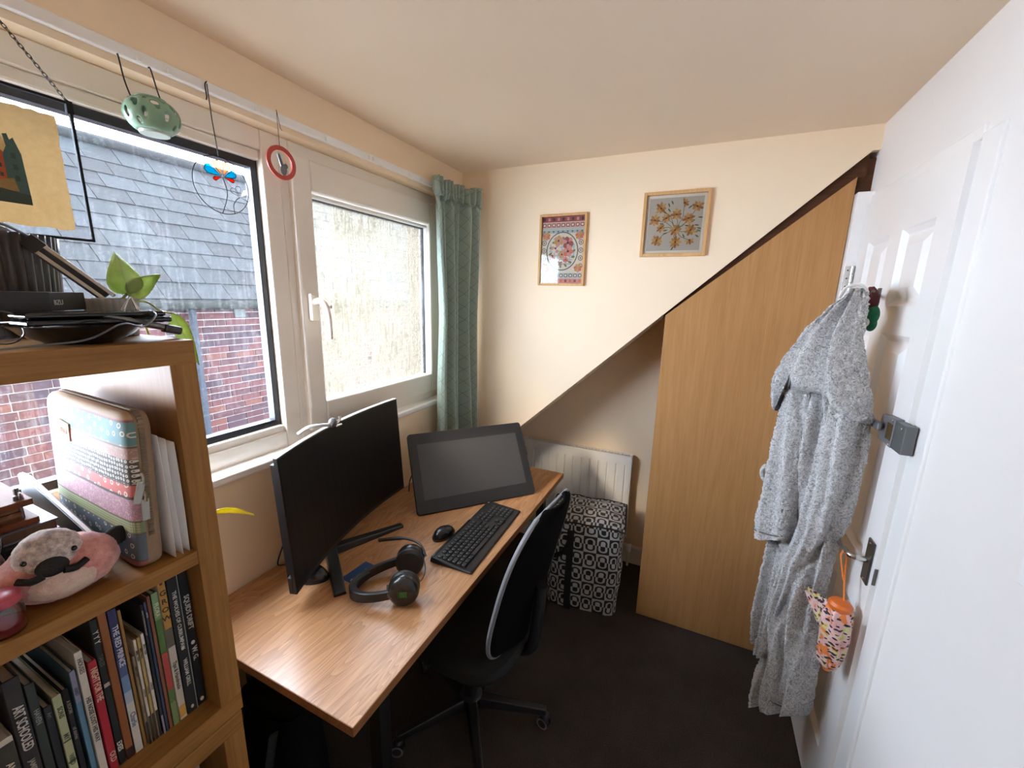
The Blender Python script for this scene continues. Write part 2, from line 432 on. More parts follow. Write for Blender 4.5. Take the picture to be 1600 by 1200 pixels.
for i in (1, 3):
    for j in (1, 3, 5):
        a, b, c, d = ys[i], ys[i+1], zs[j], zs[j+1]; mb = MB(); rings = []
        for ins, dx in ((0, 0), (.004, .004), (.016, .013), (.022, .0135), (.052, .002), (.055, .002)):
            rings.append([(FXD+dx, a+ins, c+ins), (FXD+dx, b-ins, c+ins), (FXD+dx, b-ins, d-ins), (FXD+dx, a+ins, d-ins)])
        vs = [p for r in rings for p in r]; fs = []
        for k in range(len(rings)-1):
            for q in range(4): fs.append((k*4+q, (k+1)*4+q, (k+1)*4+(q+1) % 4, k*4+(q+1) % 4))
        fs.append(tuple(range(len(vs)-4, len(vs)))[::-1])
        mb.add(vs, fs).build('door_panel', gloss_w, dr)
struct(bx((1.715, yb_+.004, 0), (WX+.01, D+.03, 2.075)).build('trim_2', gloss_w, bevel=.003), 'white door post on the hinge side')
struct(bx((1.757, 1.205, 0), (WX+.01, ya-.008, 2.04)).build('trim_3', gloss_w, bevel=.004), 'white architrave beside the door')
struct(bx((1.757, ya-.008, zt+.004), (WX+.01, yb_+.003, 2.06)).build('trim_4', gloss_w, bevel=.003), 'white door head')
hg = MB()
for zc in (1.765, .25):
    hh = MB()
    for q in range(3): hh.tube([(1.7405, yb_-.0005, zc-.045+q*.031), (1.7405, yb_-.0005, zc-.017+q*.031)], .0055, 10)
    k = hh.build('hinge', steel, dr, smooth=True)
    h2 = MB(); h2.box((1.718, yb_+.0005, zc-.045), (1.740, yb_+.004, zc+.045))
    h2.build('hinge_leaf', steel, k, bevel=.0008)
    for q in range(3): MB().ball((1.727, yb_+.0005, zc-.03+q*.03), (.003, .0015, .003), n=8, m=6).build('screw', dark_steel, k)
part('latch_plate', (1.7495, ya-.0006, .905), (1.758, ya+.002, .955), dark_steel, dr)
# rim lock with keep
lk = thing('rim_lock', 'grey metal rim lock screwed high on the white door', 'lock', (1.748, 1.31, 1.338)); lk.scale = (.58, 1.0, .86)
mb = MB(); mb.prism([(-.036, -.005, -.046), (-.036, .075, -.04), (-.03, .09, -.02), (-.03, .09, .022), (-.036, .075, .04), (-.036, -.005, .046)], (.036, 0, 0)); mb.build('lock_case', mat('grey_lock_metal', (.20, .205, .215), .45, .4), lk, bevel=.003, fixn=True)
mb = MB(); mb.box((-.034, -.066, -.044), (.009, -.009, .042)); mb.build('keep', mat('dark_lock_metal', (.13, .14, .14), .45, .4), lk, bevel=.003)
mb = MB(); mb.box((-.038, -.002, -.025), (-.034, .03, .026)); mb.build('latch_opening', mat('old_brass', (.12, .08, .03), .4, .6), lk)
mb = MB(); mb.tube([(-.036, .062, .004), (-.05, .062, .004)], .010, 12); mb.box((-.066, .040, -.008), (-.05, .088, .018)); mb.build('turn_knob', MATS['grey_lock_metal'], lk, bevel=.003)
for (yy, zz) in ((.005, .038), (.005, -.038), (-.052, .03)): MB().ball((-.036, yy, zz), .004, n=8, m=6).build('screw', steel, lk, smooth=True)
# lever handle
lh = thing('lever_handle', 'chrome lever handle on a dark plate, umbrella hanging from it', 'handle', (1.748, 1.325, .955))
part('back_plate', (-.006, -.022, -.065), (0, .022, .065), dark_steel, lh, .003)
mb = MB(); mb.tube(smooth_path([(-.005, 0, .005), (-.035, 0, .005), (-.047, .012, .005), (-.05, .05, .003), (-.05, .105, .0)], 5), .0085, 10); mb.build('lever', steel, lh, smooth=True)
for zz in (.055, -.055): MB().ball((-.006, 0, zz), .0035, n=8, m=6).build('screw', steel, lh)
# light switch at the right edge
ls = thing('light_switch', 'small white light switch on the plain right wall', 'switch', (WX, .80, 1.27))
part('face_plate', (-.009, -.043, -.043), (0, .043, .043), gloss_w, ls, .003); part('rocker', (-.013, -.012, -.02), (-.009, .012, .02), gloss_w, ls, .002)

# ------------------------------------------------------------------ the house across the way
struct(bx((-14, -8, -2.6), (-.3, 14, -2.5)).build('ground', mat('unseen_ground', (.12, .115, .105), .9, var=.2)), 'unseen grey ground added to block sky light from below')  # unseen ground, added to stop sky light rising onto the ceiling
hs = thing('neighbouring_house', 'red brick house with a grey slate roof seen through the window', 'house', (-3.8, 3.2, -1.5))
HX, HY, HZ = -3.8, 3.2, -1.5
rng = random.Random(3)
mortar = mat('pale_mortar', (.115, .10, .092), .9, var=.1)
brick_ms = [mat('brick_%s' % n, c, .9, var=.18, vscale=60, bump=.3, bscale=120, bdist=.004, spec=.08) for n, c in
            (('red', '#301c1c'), ('dull_red', '#291a1b'), ('purple', '#251a1d'), ('orange_red', '#35201c'), ('dark', '#221a1d'))]
part('mortar_wall', (-3.0-HX-3.8+2.98, -3.0, -1), (.058, 5.0, 3.0), mortar, hs)
bmesh_cache = {}
def brick_mesh(L, mi):
    k = (L, mi)
    if k not in bmesh_cache:
        me = bx((0, 0, 0), (.02, L, .064)).mesh('brick'); me.materials.append(brick_ms[mi]); bmesh_cache[k] = me
    return bmesh_cache[k]
rest = [MB() for _ in brick_ms]
nb = 0
for c in range(26):
    z = 1.425 - c*.076 - HZ
    y = .30 - (c % 2)*.115 - rng.choice((0, .03))
    while y < 7.2:
        L = .215 if rng.random() < .8 else .102
        mi = rng.choices(range(5), (5, 5, 4, 3, 2))[0]
        vis = (.75 < y < 3.62 and c < 25 and z + HZ > -.36 + .12*(y-.8)/2.8*0 and z+HZ > -.05-.11*(y-2.4))
        if vis and nb < 300:
            o = bpy.data.objects.new('brick', brick_mesh(L, mi)); COL.objects.link(o); o.parent = hs
            o.location = (.05+rng.uniform(-.002, .003), y-HY, z); nb += 1
        else: rest[mi].box((.05, y-HY, z), (.07, y-HY+L, z+.064))
        y += L + .011
for mi, r in enumerate(rest):
    if r.v: r.build('brickwork', brick_ms[mi], hs)['kind'] = 'stuff'
slate_ms = [mat('slate_%s' % n, c, .75, var=.2, vscale=14, bump=.5, bscale=35, bdist=.01, spec=.12) for n, c in
            (('grey', '#161717'), ('blue_grey', '#191a1b'), ('dark_grey', '#131313'))]
E0x, E0z, a45 = -3.62, 1.55, math.radians(45)
def slate_mesh(Wd, mi, c={}):
    if (Wd, mi) not in c:
        me = bx((0, 0, 0), (.40, Wd, .012)).mesh('slate'); me.materials.append(slate_ms[mi]); c[(Wd, mi)] = me
    return c[(Wd, mi)]
tilt = Matrix.Rotation(PI - a45 + math.radians(1.3), 3, 'Y')   # local +x runs up the slope
nsl = 0; srest = [MB() for _ in slate_ms]
gauge = .235
for r in range(10):
    y = -.6 - (r % 2)*.16
    while y < 8.5:
        Wd = .32; mi = rng.randrange(3)
        px = E0x - HX - math.cos(a45)*gauge*r; pz = E0z - HZ + math.sin(a45)*gauge*r + .004
        up = Vector((-math.cos(a45), 0, math.sin(a45))); nr = Vector((math.sin(a45), 0, math.cos(a45)))
        R = Matrix((up, Vector((0, 1, 0)), nr)).transposed()
        lift = rng.uniform(0, .004)
        Rm = (R @ Matrix.Rotation(math.radians(2.0), 3, 'Y')).to_4x4()
        Rm.translation = Vector((px, y-HY, pz)) + nr*(lift+.013)
        if 1.0 < y < 4.6 and nsl < 290:
            o = bpy.data.objects.new('slate', slate_mesh(Wd-.006, mi)); COL.objects.link(o); o.parent = hs; o.matrix_local = Rm; nsl += 1
        else:
            sb = srest[mi]; sb.M = Rm; sb.box((0, 0, 0), (.40, Wd-.006, .012))
        y += Wd
for mi, r in enumerate(srest): r.build('slating', slate_ms[mi], hs)['kind'] = 'stuff'
mb = MB(); Lr = 2.46
mb.prism([(E0x-HX, -3.9, E0z-HZ), (E0x-HX-Lr*math.cos(a45), -3.9, E0z-HZ+Lr*math.sin(a45)), (E0x-HX-Lr*2*math.cos(a45), -3.9, E0z-HZ)], (0, 9.3, 0))
mb.build('roof_deck', mat('roof_felt', (.03, .03, .03), .9), hs)
rp = Vector((E0x-HX-Lr*math.cos(a45), 0, E0z-HZ+Lr*math.sin(a45)+.03))
mb = MB().tube([(rp.x, -3.9, rp.z), (rp.x, 5.4, rp.z)], .075, 10); mb.build('ridge_tile', slate_ms[2], hs, smooth=True)
gut = mat('grey_gutter', (.010, .0105, .0095), .9, spec=.05)
part('eaves_board', (.06, -3.5, 2.98), (.17, 5.0, 3.05), gut, hs)
mb = MB().tube([(.20, -3.5, 3.005), (.20, 5.0, 3.005)], .045, 10); mb.build('gutter', gut, hs, smooth=True)
mb = MB().tube([(.13, -.67, -.2), (.13, -.67, 2.96)], .034, 10); mb.build('downpipe', mat('blue_grey_pipe', (.016, .0175, .021), .9, spec=.05), hs, smooth=True)
mb = MB().box((.07, -.205, 2.86), (.085, -.075, 2.965)); mb.build('air_brick', mat('pale_vent', (.032, .036, .034), .9, spec=.05), hs, bevel=.004)

# ------------------------------------------------------------------ bookcase (two stacked units)
BX, BY, BT = .468, .36, 1.58
def bookcase(name, label, z0, z1, shelves, xo=0, yo=0):
    t = thing(name, label, 'bookcase', (.255, -.05, z0))
    x0, x1, y0, y1, h = -.21+xo, BX-.255+xo, -.41-.05+yo, BY+.05+yo, z1-z0
    part('top_panel', (x0, y0, h-.039), (x1, y1, h), oak, t, .0012)
    part('bottom_panel', (x0, y0, 0), (x1, y1, .038), oak, t, .0012)
    part('side_panel', (x0, y1-.039, .038), (x1, y1, h-.039), oak_v, t, .0012)
    part('side_panel', (x0, y0, .038), (x1, y0+.039, h-.039), oak_v, t, .0012)
    for z in shelves: part('shelf', (x0, y0+.039, z-z0-.026), (x1-.002, y1-.039, z-z0), oak, t, .001)
    return t
bookcase('bookcase', 'upper oak-effect bookcase unit with open cubes, packed with books and trinkets', .82, BT, [1.204])
bookcase('bookcase', 'lower oak-effect bookcase unit that the upper unit stands on', .03, .816, [.42], -.002, -.003)

# ------------------------------------------------------------------ books on the lower shelf of the upper unit
# y0, y1, height top z, spine x, depth, spine colour, label, title [(text, size, from_top, colour, mode)], group none
BZ = .858
def book(y0, y1, ztop, col, label, titles=(), x=.424, depth=.20, band=None, lean=0, pages=True, cat='book', rough=.55, zb=BZ):
    t = thing('book', label, cat, (x, (y0+y1)/2, zb), 0, None, (lean, 0, 0))
    w = (y1-y0)/2-.0006; h = ztop-zb; m = mat('book_cover_'+str(col), col, rough, var=.08, vscale=90)
    mb = MB(); mb.box((-.003, -w, 0), (0, w, h)); b = min(.0025, w*.3)
    mb.box((-depth, -w, 0), (-.003, -w+b, h)); mb.box((-depth, w-b, 0), (-.003, w, h))
    mb.build('cover', m, t, bevel=.0006, seg=1)
    if pages and w > .002: part('page_block', (-depth+.004, -w+b, .003), (-.003, w-b, h-.004), cream, t)
    for (a, c, colr) in (band or []):   # printed band on the spine (fractions of height from the top)
        part('spine_band', (-.0005, -w+.0003, h*(1-c)), (.0005, w-.0003, h*(1-a)), mat('band_'+str(colr), colr, .55, var=.2, vscale=150), t)
    for tt in titles:
        body, size, top, tc = tt[:4]; mode = tt[4] if len(tt) > 4 else 'down'; sx = tt[5] if len(tt) > 5 else 1
        tm = mat('ink_'+str(tc), tc, .6, var=0)
        if mode == 'down': text('title', body, size, tm, t, frame_mtx((.0012, 0, h-top), (0, 0, -1), (0, 1, 0)), sx=sx)
        else:
            for k, ch in enumerate(body): text('title_letter', ch, size, tm, t, frame_mtx((.0012, 0, h-top-k*size*1.25), (0, 1, 0), (0, 0, 1)), align='CENTER', sx=sx)
    return t
Wt = '#d9d5cb'
b = book(.304, .3195, 1.157, '#15161a', 'tall black book nearest the bookcase upright, white lettering', [('SQUIDS DRIFT', .0115, .052, Wt), ('W. G.', .012, .165, Wt)])
for zz, r in ((.155, .0042), (.012, .0045)): MB().ball((0, 0, .298-zz if zz > .1 else zz), (.0012, .0034, r), n=8, m=6).build('spine_emblem', mat('ink_'+Wt, Wt), b)
b = book(.2855, .3035, 1.157, '#1b1c1d', 'tall black book titled THE WOLVES OF CURRUMPAW', [('THE WOLVES OF CURRUMPAW', .0088, .032, Wt), ('WILLIAM GRILL', .0088, .178, Wt)], band=[(0, 1, '#1d1e1f')])
for zz in (.145, .012): MB().ball((0, 0, zz), (.0012, .0032, .0045), n=8, m=6).build('spine_emblem', mat('ink_'+Wt, Wt), b)
part('grey_edge', (-.001, .0074, 0), (.0006, .0088, .298), mat('worn_grey_edge', (.34, .34, .32), .7, var=.4, vscale=300), b)
b = book(.2725, .285, 1.158, '#c9bfae', 'book titled GROW with orange upper spine and pale lower spine',
     [('GROW', .0135, .026, '#3a2415', 'stack'), ('Tips & Handmade', .0085, .17, '#55483c')],
     band=[(0, .33, '#b88a3c'), (.33, .46, '#5c5648'), (.90, .98, '#c89a45')])
MB().ball((0, 0, .293), (.0012, .003, .003), n=8, m=6).build('spine_emblem', mat('ink_#6b2a1c', '#6b2a1c'), b)
book(.2615, .272, 1.141, '#55733a', 'thin book with mottled green and red floral spine', [('FLORA', .009, .02, '#c9d3b0')], band=[(.0, .19, '#7d9a6a'), (.44, .72, '#b3463f'), (.82, 1, '#7c8f5c')])
book(.2555, .261, 1.140, '#84503c', 'thin brown-red book beside the green floral one')
book(.2505, .255, 1.133, '#33405a', 'very thin navy book beside the brown-red one', [('NOTES', .0032, .02, '#aab4c8')])
book(.2455, .250, 1.131, '#23262c', 'very thin black magazine with pale speckles behind the navy spine', [('stories & sketches from the north', .0036, .01, '#9a9a96')], band=[(.85, 1, '#8f8aa0')])
sm = ['#d6cfbe', '#b59a5c', '#c9c2b0', '#8c7b5e']
lab = ['cream paperback tallest of the four small paperbacks', 'mustard paperback among the small paperbacks', 'off-white paperback with a dark foot among the small paperbacks', 'dull olive paperback leftmost of the small paperbacks']
for k, (a, c) in enumerate(((.2397, .2450), (.2343, .2392), (.2290, .2338), (.2240, .2285))):
    book(a, c, (1.077, 1.074, 1.073, 1.045)[k], sm[k], lab[k], [('SMALL TALES', .0036, .02, '#4a4438'), ('A READER', .0036, .10, '#6b6250')], x=.422, depth=.13, band=[(.74, 1, '#2c2925')])
book(.2185, .2235, 1.139, '#96703a', 'slim tan book beside THE RED PRINCE', x=.418)
book(.2062, .2180, 1.147, '#4d5a86', 'book titled THE RED PRINCE, spine fading from navy to white', [('THE RED PRINCE', .0105, .03, '#cfd0dd'), ('Charlie', .010, .205, '#5e6b8a')], x=.418,
     band=[(0, .33, '#34345c'), (.33, .45, '#4b5a80'), (.45, .56, '#7089a8'), (.56, .64, '#a5b3bd'), (.64, 1, '#cfcabd')])
book(.1945, .2058, 1.156, '#8a5128', 'broad rust-brown book left of THE RED PRINCE', x=.418, band=[(.93, 1, '#3a2118')])
book(.1845, .1940, 1.146, '#171918', 'black book with white marks, between the rust and red books', [('Y Y Y', .010, .02, Wt), ('TALES', .008, .065, '#565a55'), ('III', .010, .12, Wt), ('EXES', .009, .24, Wt)], x=.418)
book(.1725, .1838, 1.079, '#a5212f', 'bright red book with cream lettering', [('NIGHT FOR THE', .0115, .012, '#d9b9a0', 'down', .75), ('OLD', .010, .18, '#d9b9a0')], x=.420)
book(.1605, .1708, 1.108, '#c9c3b5', 'off-white book with small dark lettering beside the red one', [('HOUSES', .0075, .012, '#6b6258'), ('HIS NOSE LOST HIS WAY', .0078, .085, '#4a443d')], x=.420)
book(.1520, .1595, 1.081, '#5a8196', 'pale blue book with a grey upper spine', [('AMID', .006, .03, '#5b5a6b')], x=.419, band=[(0, .26, '#8a8aa0')])
book(.1415, .1485, 1.058, '#1d1b1d', 'thin black book with faint lettering beside the pale blue one', [('A ROOM', .006, .02, '#8d867c'), ('of stories', .006, .07, '#8d867c')], x=.419)
book(.1300, .1405, 1.056, '#a9ae86', 'pale green patterned book with dark bands', [('SONS', .008, .02, '#59614a'), ('MY', .008, .07, '#59614a'), ('WILD', .008, .11, '#59614a')], x=.419, band=[(.42, .432, '#4b523f'), (.62, .632, '#4b523f')])
book(.1195, .1290, 1.048, '#25262a', 'dark slate book left of the pale green one', [('Art', .007, .01, '#77736b')], x=.419)
book(.1080, .1190, 1.100, '#303733', 'tall dark green-grey book near the left edge', [('HAVEN', .008, .045, '#8a938a')], x=.419, band=[(.80, .97, '#5b2a2a')])
book(.0895, .1075, 1.122, '#2b2826', 'thick dark book titled ART SCHOOLED', [('ART SCHOOLED', .0145, .045, '#cfcabf', 'down', .72), ('JAMIE', .008, .14, '#a09a8e')], x=.419)
book(.0700, .0885, 1.040, '#c4bcaa', 'thick cream book with dark panel at the left edge', [('ANIMALS', .0105, .04, '#d9cfae')], x=.421, band=[(.05, .95, '#37352e')])
book(.0450, .0690, 1.095, '#6c3a24', 'thick reddish-brown book at the far left of the row', x=.42)
# books glimpsed in the lower unit
book(.265, .30, .755, '#3d3b38', 'dark speckled book standing in the lower bookcase unit', x=.40, depth=.2, zb=.42, band=[(0, .3, '#8b8778')])
book(.225, .262, .765, '#26282a', 'black book standing beside the speckled one in the lower unit', x=.40, depth=.2, zb=.42)
book(.19, .222, .75, '#4b4640', 'grey-brown book third from the right in the lower unit', x=.40, depth=.2, zb=.42)

# ------------------------------------------------------------------ desk
dk = thing('desk', 'long oak-effect desk with black metal legs under the window', 'desk', (.33, 1.215, 0))
def dl(p): return (p[0]-.33, p[1]-1.215, p[2])
part('desk_top', dl((.004, .471, .715)), dl((.651, 1.958, .74)), desk_top, dk, .001)
part('edge_band', dl((.651, .471, .715)), dl((.6525, 1.958, .7395)), desk_edge, dk)
part('edge_band', dl((.004, .4695, .715)), dl((.651, .471, .7395)), desk_edge, dk)
for y in (.62, 1.82):
    for x in (.06, .58): part('leg', dl((x-.02, y-.02, 0)), dl((x+.02, y+.02, .715)), black_metal, dk, .002)
    part('cross_rail', dl((.08, y-.015, .675)), dl((.56, y+.015, .714)), black_metal, dk)
part('back_rail', dl((.045, .64, .64)), dl((.075, 1.80, .70)), black_metal, dk)

# monitor: 32 inch curved, facing +x
mon = thing('monitor', 'large curved black monitor switched off on V-shaped legs', 'monitor', (.114, .894, .74))
A = Vector((.255, .650, 0)); B = Vector((.085, 1.337, 0)); ch = (B-A); Lm = ch.length; tdir = ch.normalized(); ndir = Vector((tdir.y, -tdir.x, 0))
if ndir.x < 0: ndir = -ndir
O = Vector((.114, .894, .7445))
def mpt(u, z, d):
    # u 0..1 along the screen, z height above bottom edge, d distance behind the screen face
    sag = .038*(1-(2*u-1)**2)
    back = z*.055
    p = A + ch*u - ndir*(sag + back + d); return (p.x-O.x, p.y-O.y, .062 + z + .74 - O.z)
hm = .418
def slab(u0, u1, z0, z1, d0, d1, n=16):
    mb = MB()
    for k in range(n):
        a, b = lerp(u0, u1, k/n), lerp(u0, u1, (k+1)/n)
        vs = [mpt(a, z0, d0), mpt(b, z0, d0), mpt(b, z1, d0), mpt(a, z1, d0), mpt(a, z0, d1), mpt(b, z0, d1), mpt(b, z1, d1), mpt(a, z1, d1)]
        fs = [(0, 1, 2, 3), (7, 6, 5, 4), (3, 2, 6, 7), (4, 5, 1, 0)]
        if k == 0: fs.append((0, 3, 7, 4))
        if k == n-1: fs.append((1, 5, 6, 2))
        mb.add(vs, fs)
    return mb
slab(0, 1, 0, hm, .0, .012).build('bezel', blackp, mon, smooth=True, fixn=True)
slab(.006, .994, .014, hm-.004, -.0012, .0).build('screen', screen_b, mon, smooth=True, fixn=True)
slab(.0, 1, hm-.0005, hm+.003, .0, .014).build('top_edge', mat('sunlit_monitor_edge', (.55, .55, .54), .3, .4), mon, fixn=True)  # sun glow along the top edge painted as a pale strip
slab(.03, .97, .02, hm-.03, .012, .04).build('rear_shell', blackp, mon, fixn=True)
slab(-.001, .03, .0, .05, .012, .024, 2).build('rear_corner_trim', blackm, mon, fixn=True)
mb = MB()
def legm(tip, w0, w1):
    tip = Vector(tip); d = Vector((tip.x, tip.y, 0)).normalized(); n = Vector((-d.y, d.x, 0)); mb = MB()
    a = Vector((0, 0, .004)); vs = []
    for p, w, h in ((a, w0, .026), (tip, w1, .010)):
        vs += [tuple(p-n*w+Vector((0, 0, -.004))), tuple(p+n*w+Vector((0, 0, -.004))), tuple(p+n*w*.8+Vector((0, 0, h))), tuple(p-n*w*.8+Vector((0, 0, h)))]
    return mb.add(vs, [(3, 2, 1, 0), (4, 5, 6, 7), (0, 1, 5, 4), (1, 2, 6, 5), (2, 3, 7, 6), (3, 0, 4, 7)])
legmat = mat('dark_brushed_leg', (.035, .037, .04), .35, .3, var=.2, vscale=200)
legm((.198, -.142, .0), .022, .020).build('leg', legmat, mon, bevel=.003, fixn=True)
legm((.108, .26, .0), .022, .016).build('leg', legmat, mon, bevel=.003, fixn=True)
MB().box((-.03, -.02, .0), (.012, .03, .26)).build('stand_column', blackm, mon, bevel=.006)
mb = MB().box((-.03, -.02, .17), (.02, .03, .26)); mb.build('column_mount', blackm, mon)
# webcam-like clip lying over the monitor's top edge
wc = thing('webcam', 'small grey clip-on webcam with a twisted strap on top of the monitor', 'webcam', tuple(O + Vector(mpt(.36, hm+.004, .0))))
mb = MB(); mb.tube(smooth_path([(-.03, -.075, -.006), (-.012, -.05, .012), (.0, -.02, .012), (.004, .02, .004)], 5), .007, 8, rz=.006); mb.build('strap', mat('light_grey_strap', (.5, .5, .5), .5), wc, smooth=True)
mb = MB(); mb.ball((.008, .03, .010), (.013, .016, .017)); mb.build('camera_body', mat('grey_camera', (.12, .12, .125), .35), wc, smooth=True)
mb = MB(); mb.tube(smooth_path([(.01, .025, .0), (.016, .05, .012), (.006, .062, .022)], 5), .005, 8); mb.tube([(.014, .035, -.004), (.017, .058, -.002)], .004, 8); mb.build('clip_arm', steel, wc, smooth=True)
# cable behind the monitor
tag(MB().tube(smooth_path([(.02, .83, .88), (.008, .80, .82), (.006, .765, .748), (.03, .775, .744), (.06, .80, .744), (.10, .84, .744)], 6), .0025, 6).build('monitor_cable', blackm, smooth=True), 'thin black cable dropping behind the monitor onto the desk', 'cable')
tag(MB().tube(smooth_path([(.06, 1.40, .744), (.045, 1.43, .79), (.05, 1.47, .83), (.09, 1.49, .86)], 6), .003, 6).build('tablet_cable', blackm, smooth=True), 'black cable looping between the monitor and the drawing tablet', 'cable')

# dark computer mouse tucked behind the near monitor leg
def mouse(name, label, loc, rz, L=.105, Wd=.062, h=.036, group=None):
    t = thing(name, label, 'mouse', loc, rz, group)
    def fn(u, v):
        a = 2*PI*u; ph = v*PI/2; r = math.cos(ph)**.55
        x = math.cos(a)*r*L/2; y = math.sin(a)*r*Wd/2*(1-.10*math.cos(a)); z = h*math.sin(ph)*(1-.25*max(0, math.cos(a))*math.cos(ph))
        return (x, y, z)
    mb = MB(); mb.grid(fn, 28, 10, True); mb.build('shell', mat('satin_black_mouse', (.012, .012, .015), .22), t, smooth=True)
    mb = MB(); mb.grid(lambda u, v: (math.cos(2*PI*u)*L/2*1.01, math.sin(2*PI*u)*Wd/2*1.01*(1-.10*math.cos(2*PI*u)), .001+.007*v), 28, 1, True); mb.build('base_band', blackm, t, smooth=True)
    mb = MB(); mb.M = Matrix.Translation((L*.26, 0, h*.60)) @ Matrix.Rotation(PI/2, 4, 'X'); mb.lathe([(.006, -.003), (.009, -.002), (.009, .002), (.006, .003)], 14); mb.build('scroll_wheel', mat('rubber', (.03, .03, .03), .8), t)
    mb = MB(); mb.M = Matrix.Translation((-L*.25, 0, h*.88)); mb.ball((0, 0, 0), (.005, .0035, .0012), n=10, m=6); mb.build('emblem', mat('grey_print', (.35, .35, .35), .5), t)
    return t
mouse('computer_mouse', 'black wireless mouse on the desk beside the keyboard', (.413, 1.172, .741), math.radians(78))
mouse('computer_mouse', 'dark mouse half hidden behind the monitor corner and its near leg', (.168, .772, .741), math.radians(18), .11, .07, .042)

# keyboard
kb = thing('keyboard', 'full-size black keyboard lying along the desk front edge', 'keyboard', (.533, 1.245, .742), math.radians(91.5))
mb = MB(); KW, KD = .232, .078
def kh(y): return .010 + .009*(y+KD)/(2*KD)
mb.add([(-KW, -KD-.012, 0), (KW, -KD-.006, 0), (KW, KD, 0), (-KW, KD, 0), (-KW+.003, -KD-.006, kh(-KD)-.004), (KW-.003, -KD, kh(-KD)-.004), (KW-.003, KD-.003, kh(KD)), (-KW+.003, KD-.003, kh(KD))],
       [(3, 2, 1, 0), (4, 5, 6, 7), (0, 1, 5, 4), (1, 2, 6, 5), (2, 3, 7, 6), (3, 0, 4, 7)])
mb.build('case', blackp, kb, bevel=.003)
part('rear_glossy_strip', (-KW+.006, KD-.012, kh(KD)-.001), (KW*.2, KD-.004, kh(KD)+.0012), blackg, kb)
keym = mat('black_keycap', (.020, .020, .021), .4, var=.1); ink = mat('white_key_print', (.34, .34, .34), .6, var=0)
kcache = {}
def key(x, y, w, d=.0155, g=''):
    k = (round(w, 4), d)
    if k not in kcache:
        a, b, hh = w/2, d/2, .0045; s_ = .0018
        me = MB().add([(-a, -b, 0), (a, -b, 0), (a, b, 0), (-a, b, 0), (-a+s_, -b+s_, hh), (a-s_, -b+s_, hh), (a-s_, b-s_*.6, hh), (-a+s_, b-s_*.6, hh)],
             [(4, 5, 6, 7), (0, 1, 5, 4), (1, 2, 6, 5), (2, 3, 7, 6), (3, 0, 4, 7)]).mesh('key'); me.materials.append(keym); kcache[k] = me
    o = bpy.data.objects.new('key', kcache[k]); COL.objects.link(o); o.parent = kb
    o.location = (x, y, kh(y)-.0008); o.rotation_euler = (math.atan(.009/(2*KD)), 0, 0)
    if g: glyphs.append((g, x-w/2+.0045, y+.0022, kh(y)+.0040))
glyphs = []
U = .019; x0 = -KW+.010
rows = [(.046, [('Esc', 1), ('', -.55)] + [(str(i), 1) for i in range(1, 5)] + [('', -.3)] + [(str(i), 1) for i in range(5, 9)] + [('', -.3)] + [(str(i), 1) for i in (9, 10, 11, 12)]),
        (.026, [(c, 1) for c in '`1234567890-='] + [('<', 2)]), (.007, [('>', 1.5)] + [(c, 1) for c in 'QWERTYUIOP[]'] + [('', 1.5)]),
        (-.012, [('A', 1.75)] + [(c, 1) for c in 'ASDFGHJKL;'] + [('', 1), ('', 1.25)]), (-.031, [('^', 1.25)] + [(c, 1) for c in '\\ZXCVBNM,./'] + [('^', 2.75)]),
        (-.050, [('c', 1.25), ('w', 1.25), ('a', 1.25), ('', 6.25), ('a', 1.25), ('w', 1.25), ('m', 1.25), ('c', 1.25)])]
for y, ks in rows:
    x = x0
    for g, w in ks:
        if w < 0: x += -w*U; continue
        key(x+w*U/2, y, w*U-.0022, g=g); x += w*U
xa = x0+15*U+.006
for y in (.046, .026, .007):
    for k in range(3): key(xa+(k+.5)*U, y, U-.0022, g='.')
key(xa+1.5*U, -.031, U-.0022, g='^')
for k in range(3): key(xa+(k+.5)*U, -.050, U-.0022, g='<')
xn = xa+3*U+.006
for r_, y in enumerate((.026, .007, -.012, -.031, -.050)):
    for k in range(4):
        if xn+(k+1)*U < KW-.004 or k < 4: key(xn+(k+.5)*(U*.97), y, U*.97-.0022, g='7894561230.+'[(r_*3+k) % 12])
mb = MB()
for g, x, y, z in glyphs:   # tiny printed legends
    mb.box((x-.0016, y-.0014, z), (x+.0014, y+.0016, z+.0002))
mb.build('key_legends', ink, kb)['kind'] = 'stuff'
for sx in (-1, 1): part('tilt_foot', (sx*KW*.8-.012, KD-.03, -.001), (sx*KW*.8+.012, KD-.01, .006), blackm, kb)
MB().ball((KW-.02, KD-.012, kh(KD)), (.006, .004, .001), n=10, m=5).build('emblem', ink, kb)

# pen tablet display
bl, br_ = Vector((.236, 1.238, .745)), Vector((.608, 1.668, .745)); tX = (br_-bl).normalized(); Wt_ = .566; Ht_ = .36
back = Vector((-tX.y, tX.x, 0)); tY = (back*.205 + Vector((0, 0, .30))).normalized()
tb = thing('drawing_tablet', 'large black pen display tablet propped up at the far end of the desk', 'tablet', tuple(bl))
tb.rotation_euler = frame_mtx((0, 0, 0), tX, tY).to_euler()
def rrect(w, h, r, z, n=6, x0=0, y0=0):
    o = []
    for cx_, cy_, a0 in ((w-r, r, -PI/2), (w-r, h-r, 0), (r, h-r, PI/2), (r, r, PI)):
        for k in range(n+1): a = a0 + PI/2*k/n; o.append((x0+cx_+r*math.cos(a), y0+cy_+r*math.sin(a), z))
    return o
mb = MB(); mb.prism(rrect(Wt_, Ht_, .014, -.022), (0, 0, .022)); mb.build('body', blackm, tb, bevel=.002)
mb = MB(); mb.prism(rrect(Wt_-.075, Ht_-.11, .001, 0, 1, .0375, .058), (0, 0, .0006)); mb.build('screen', screen_g, tb)
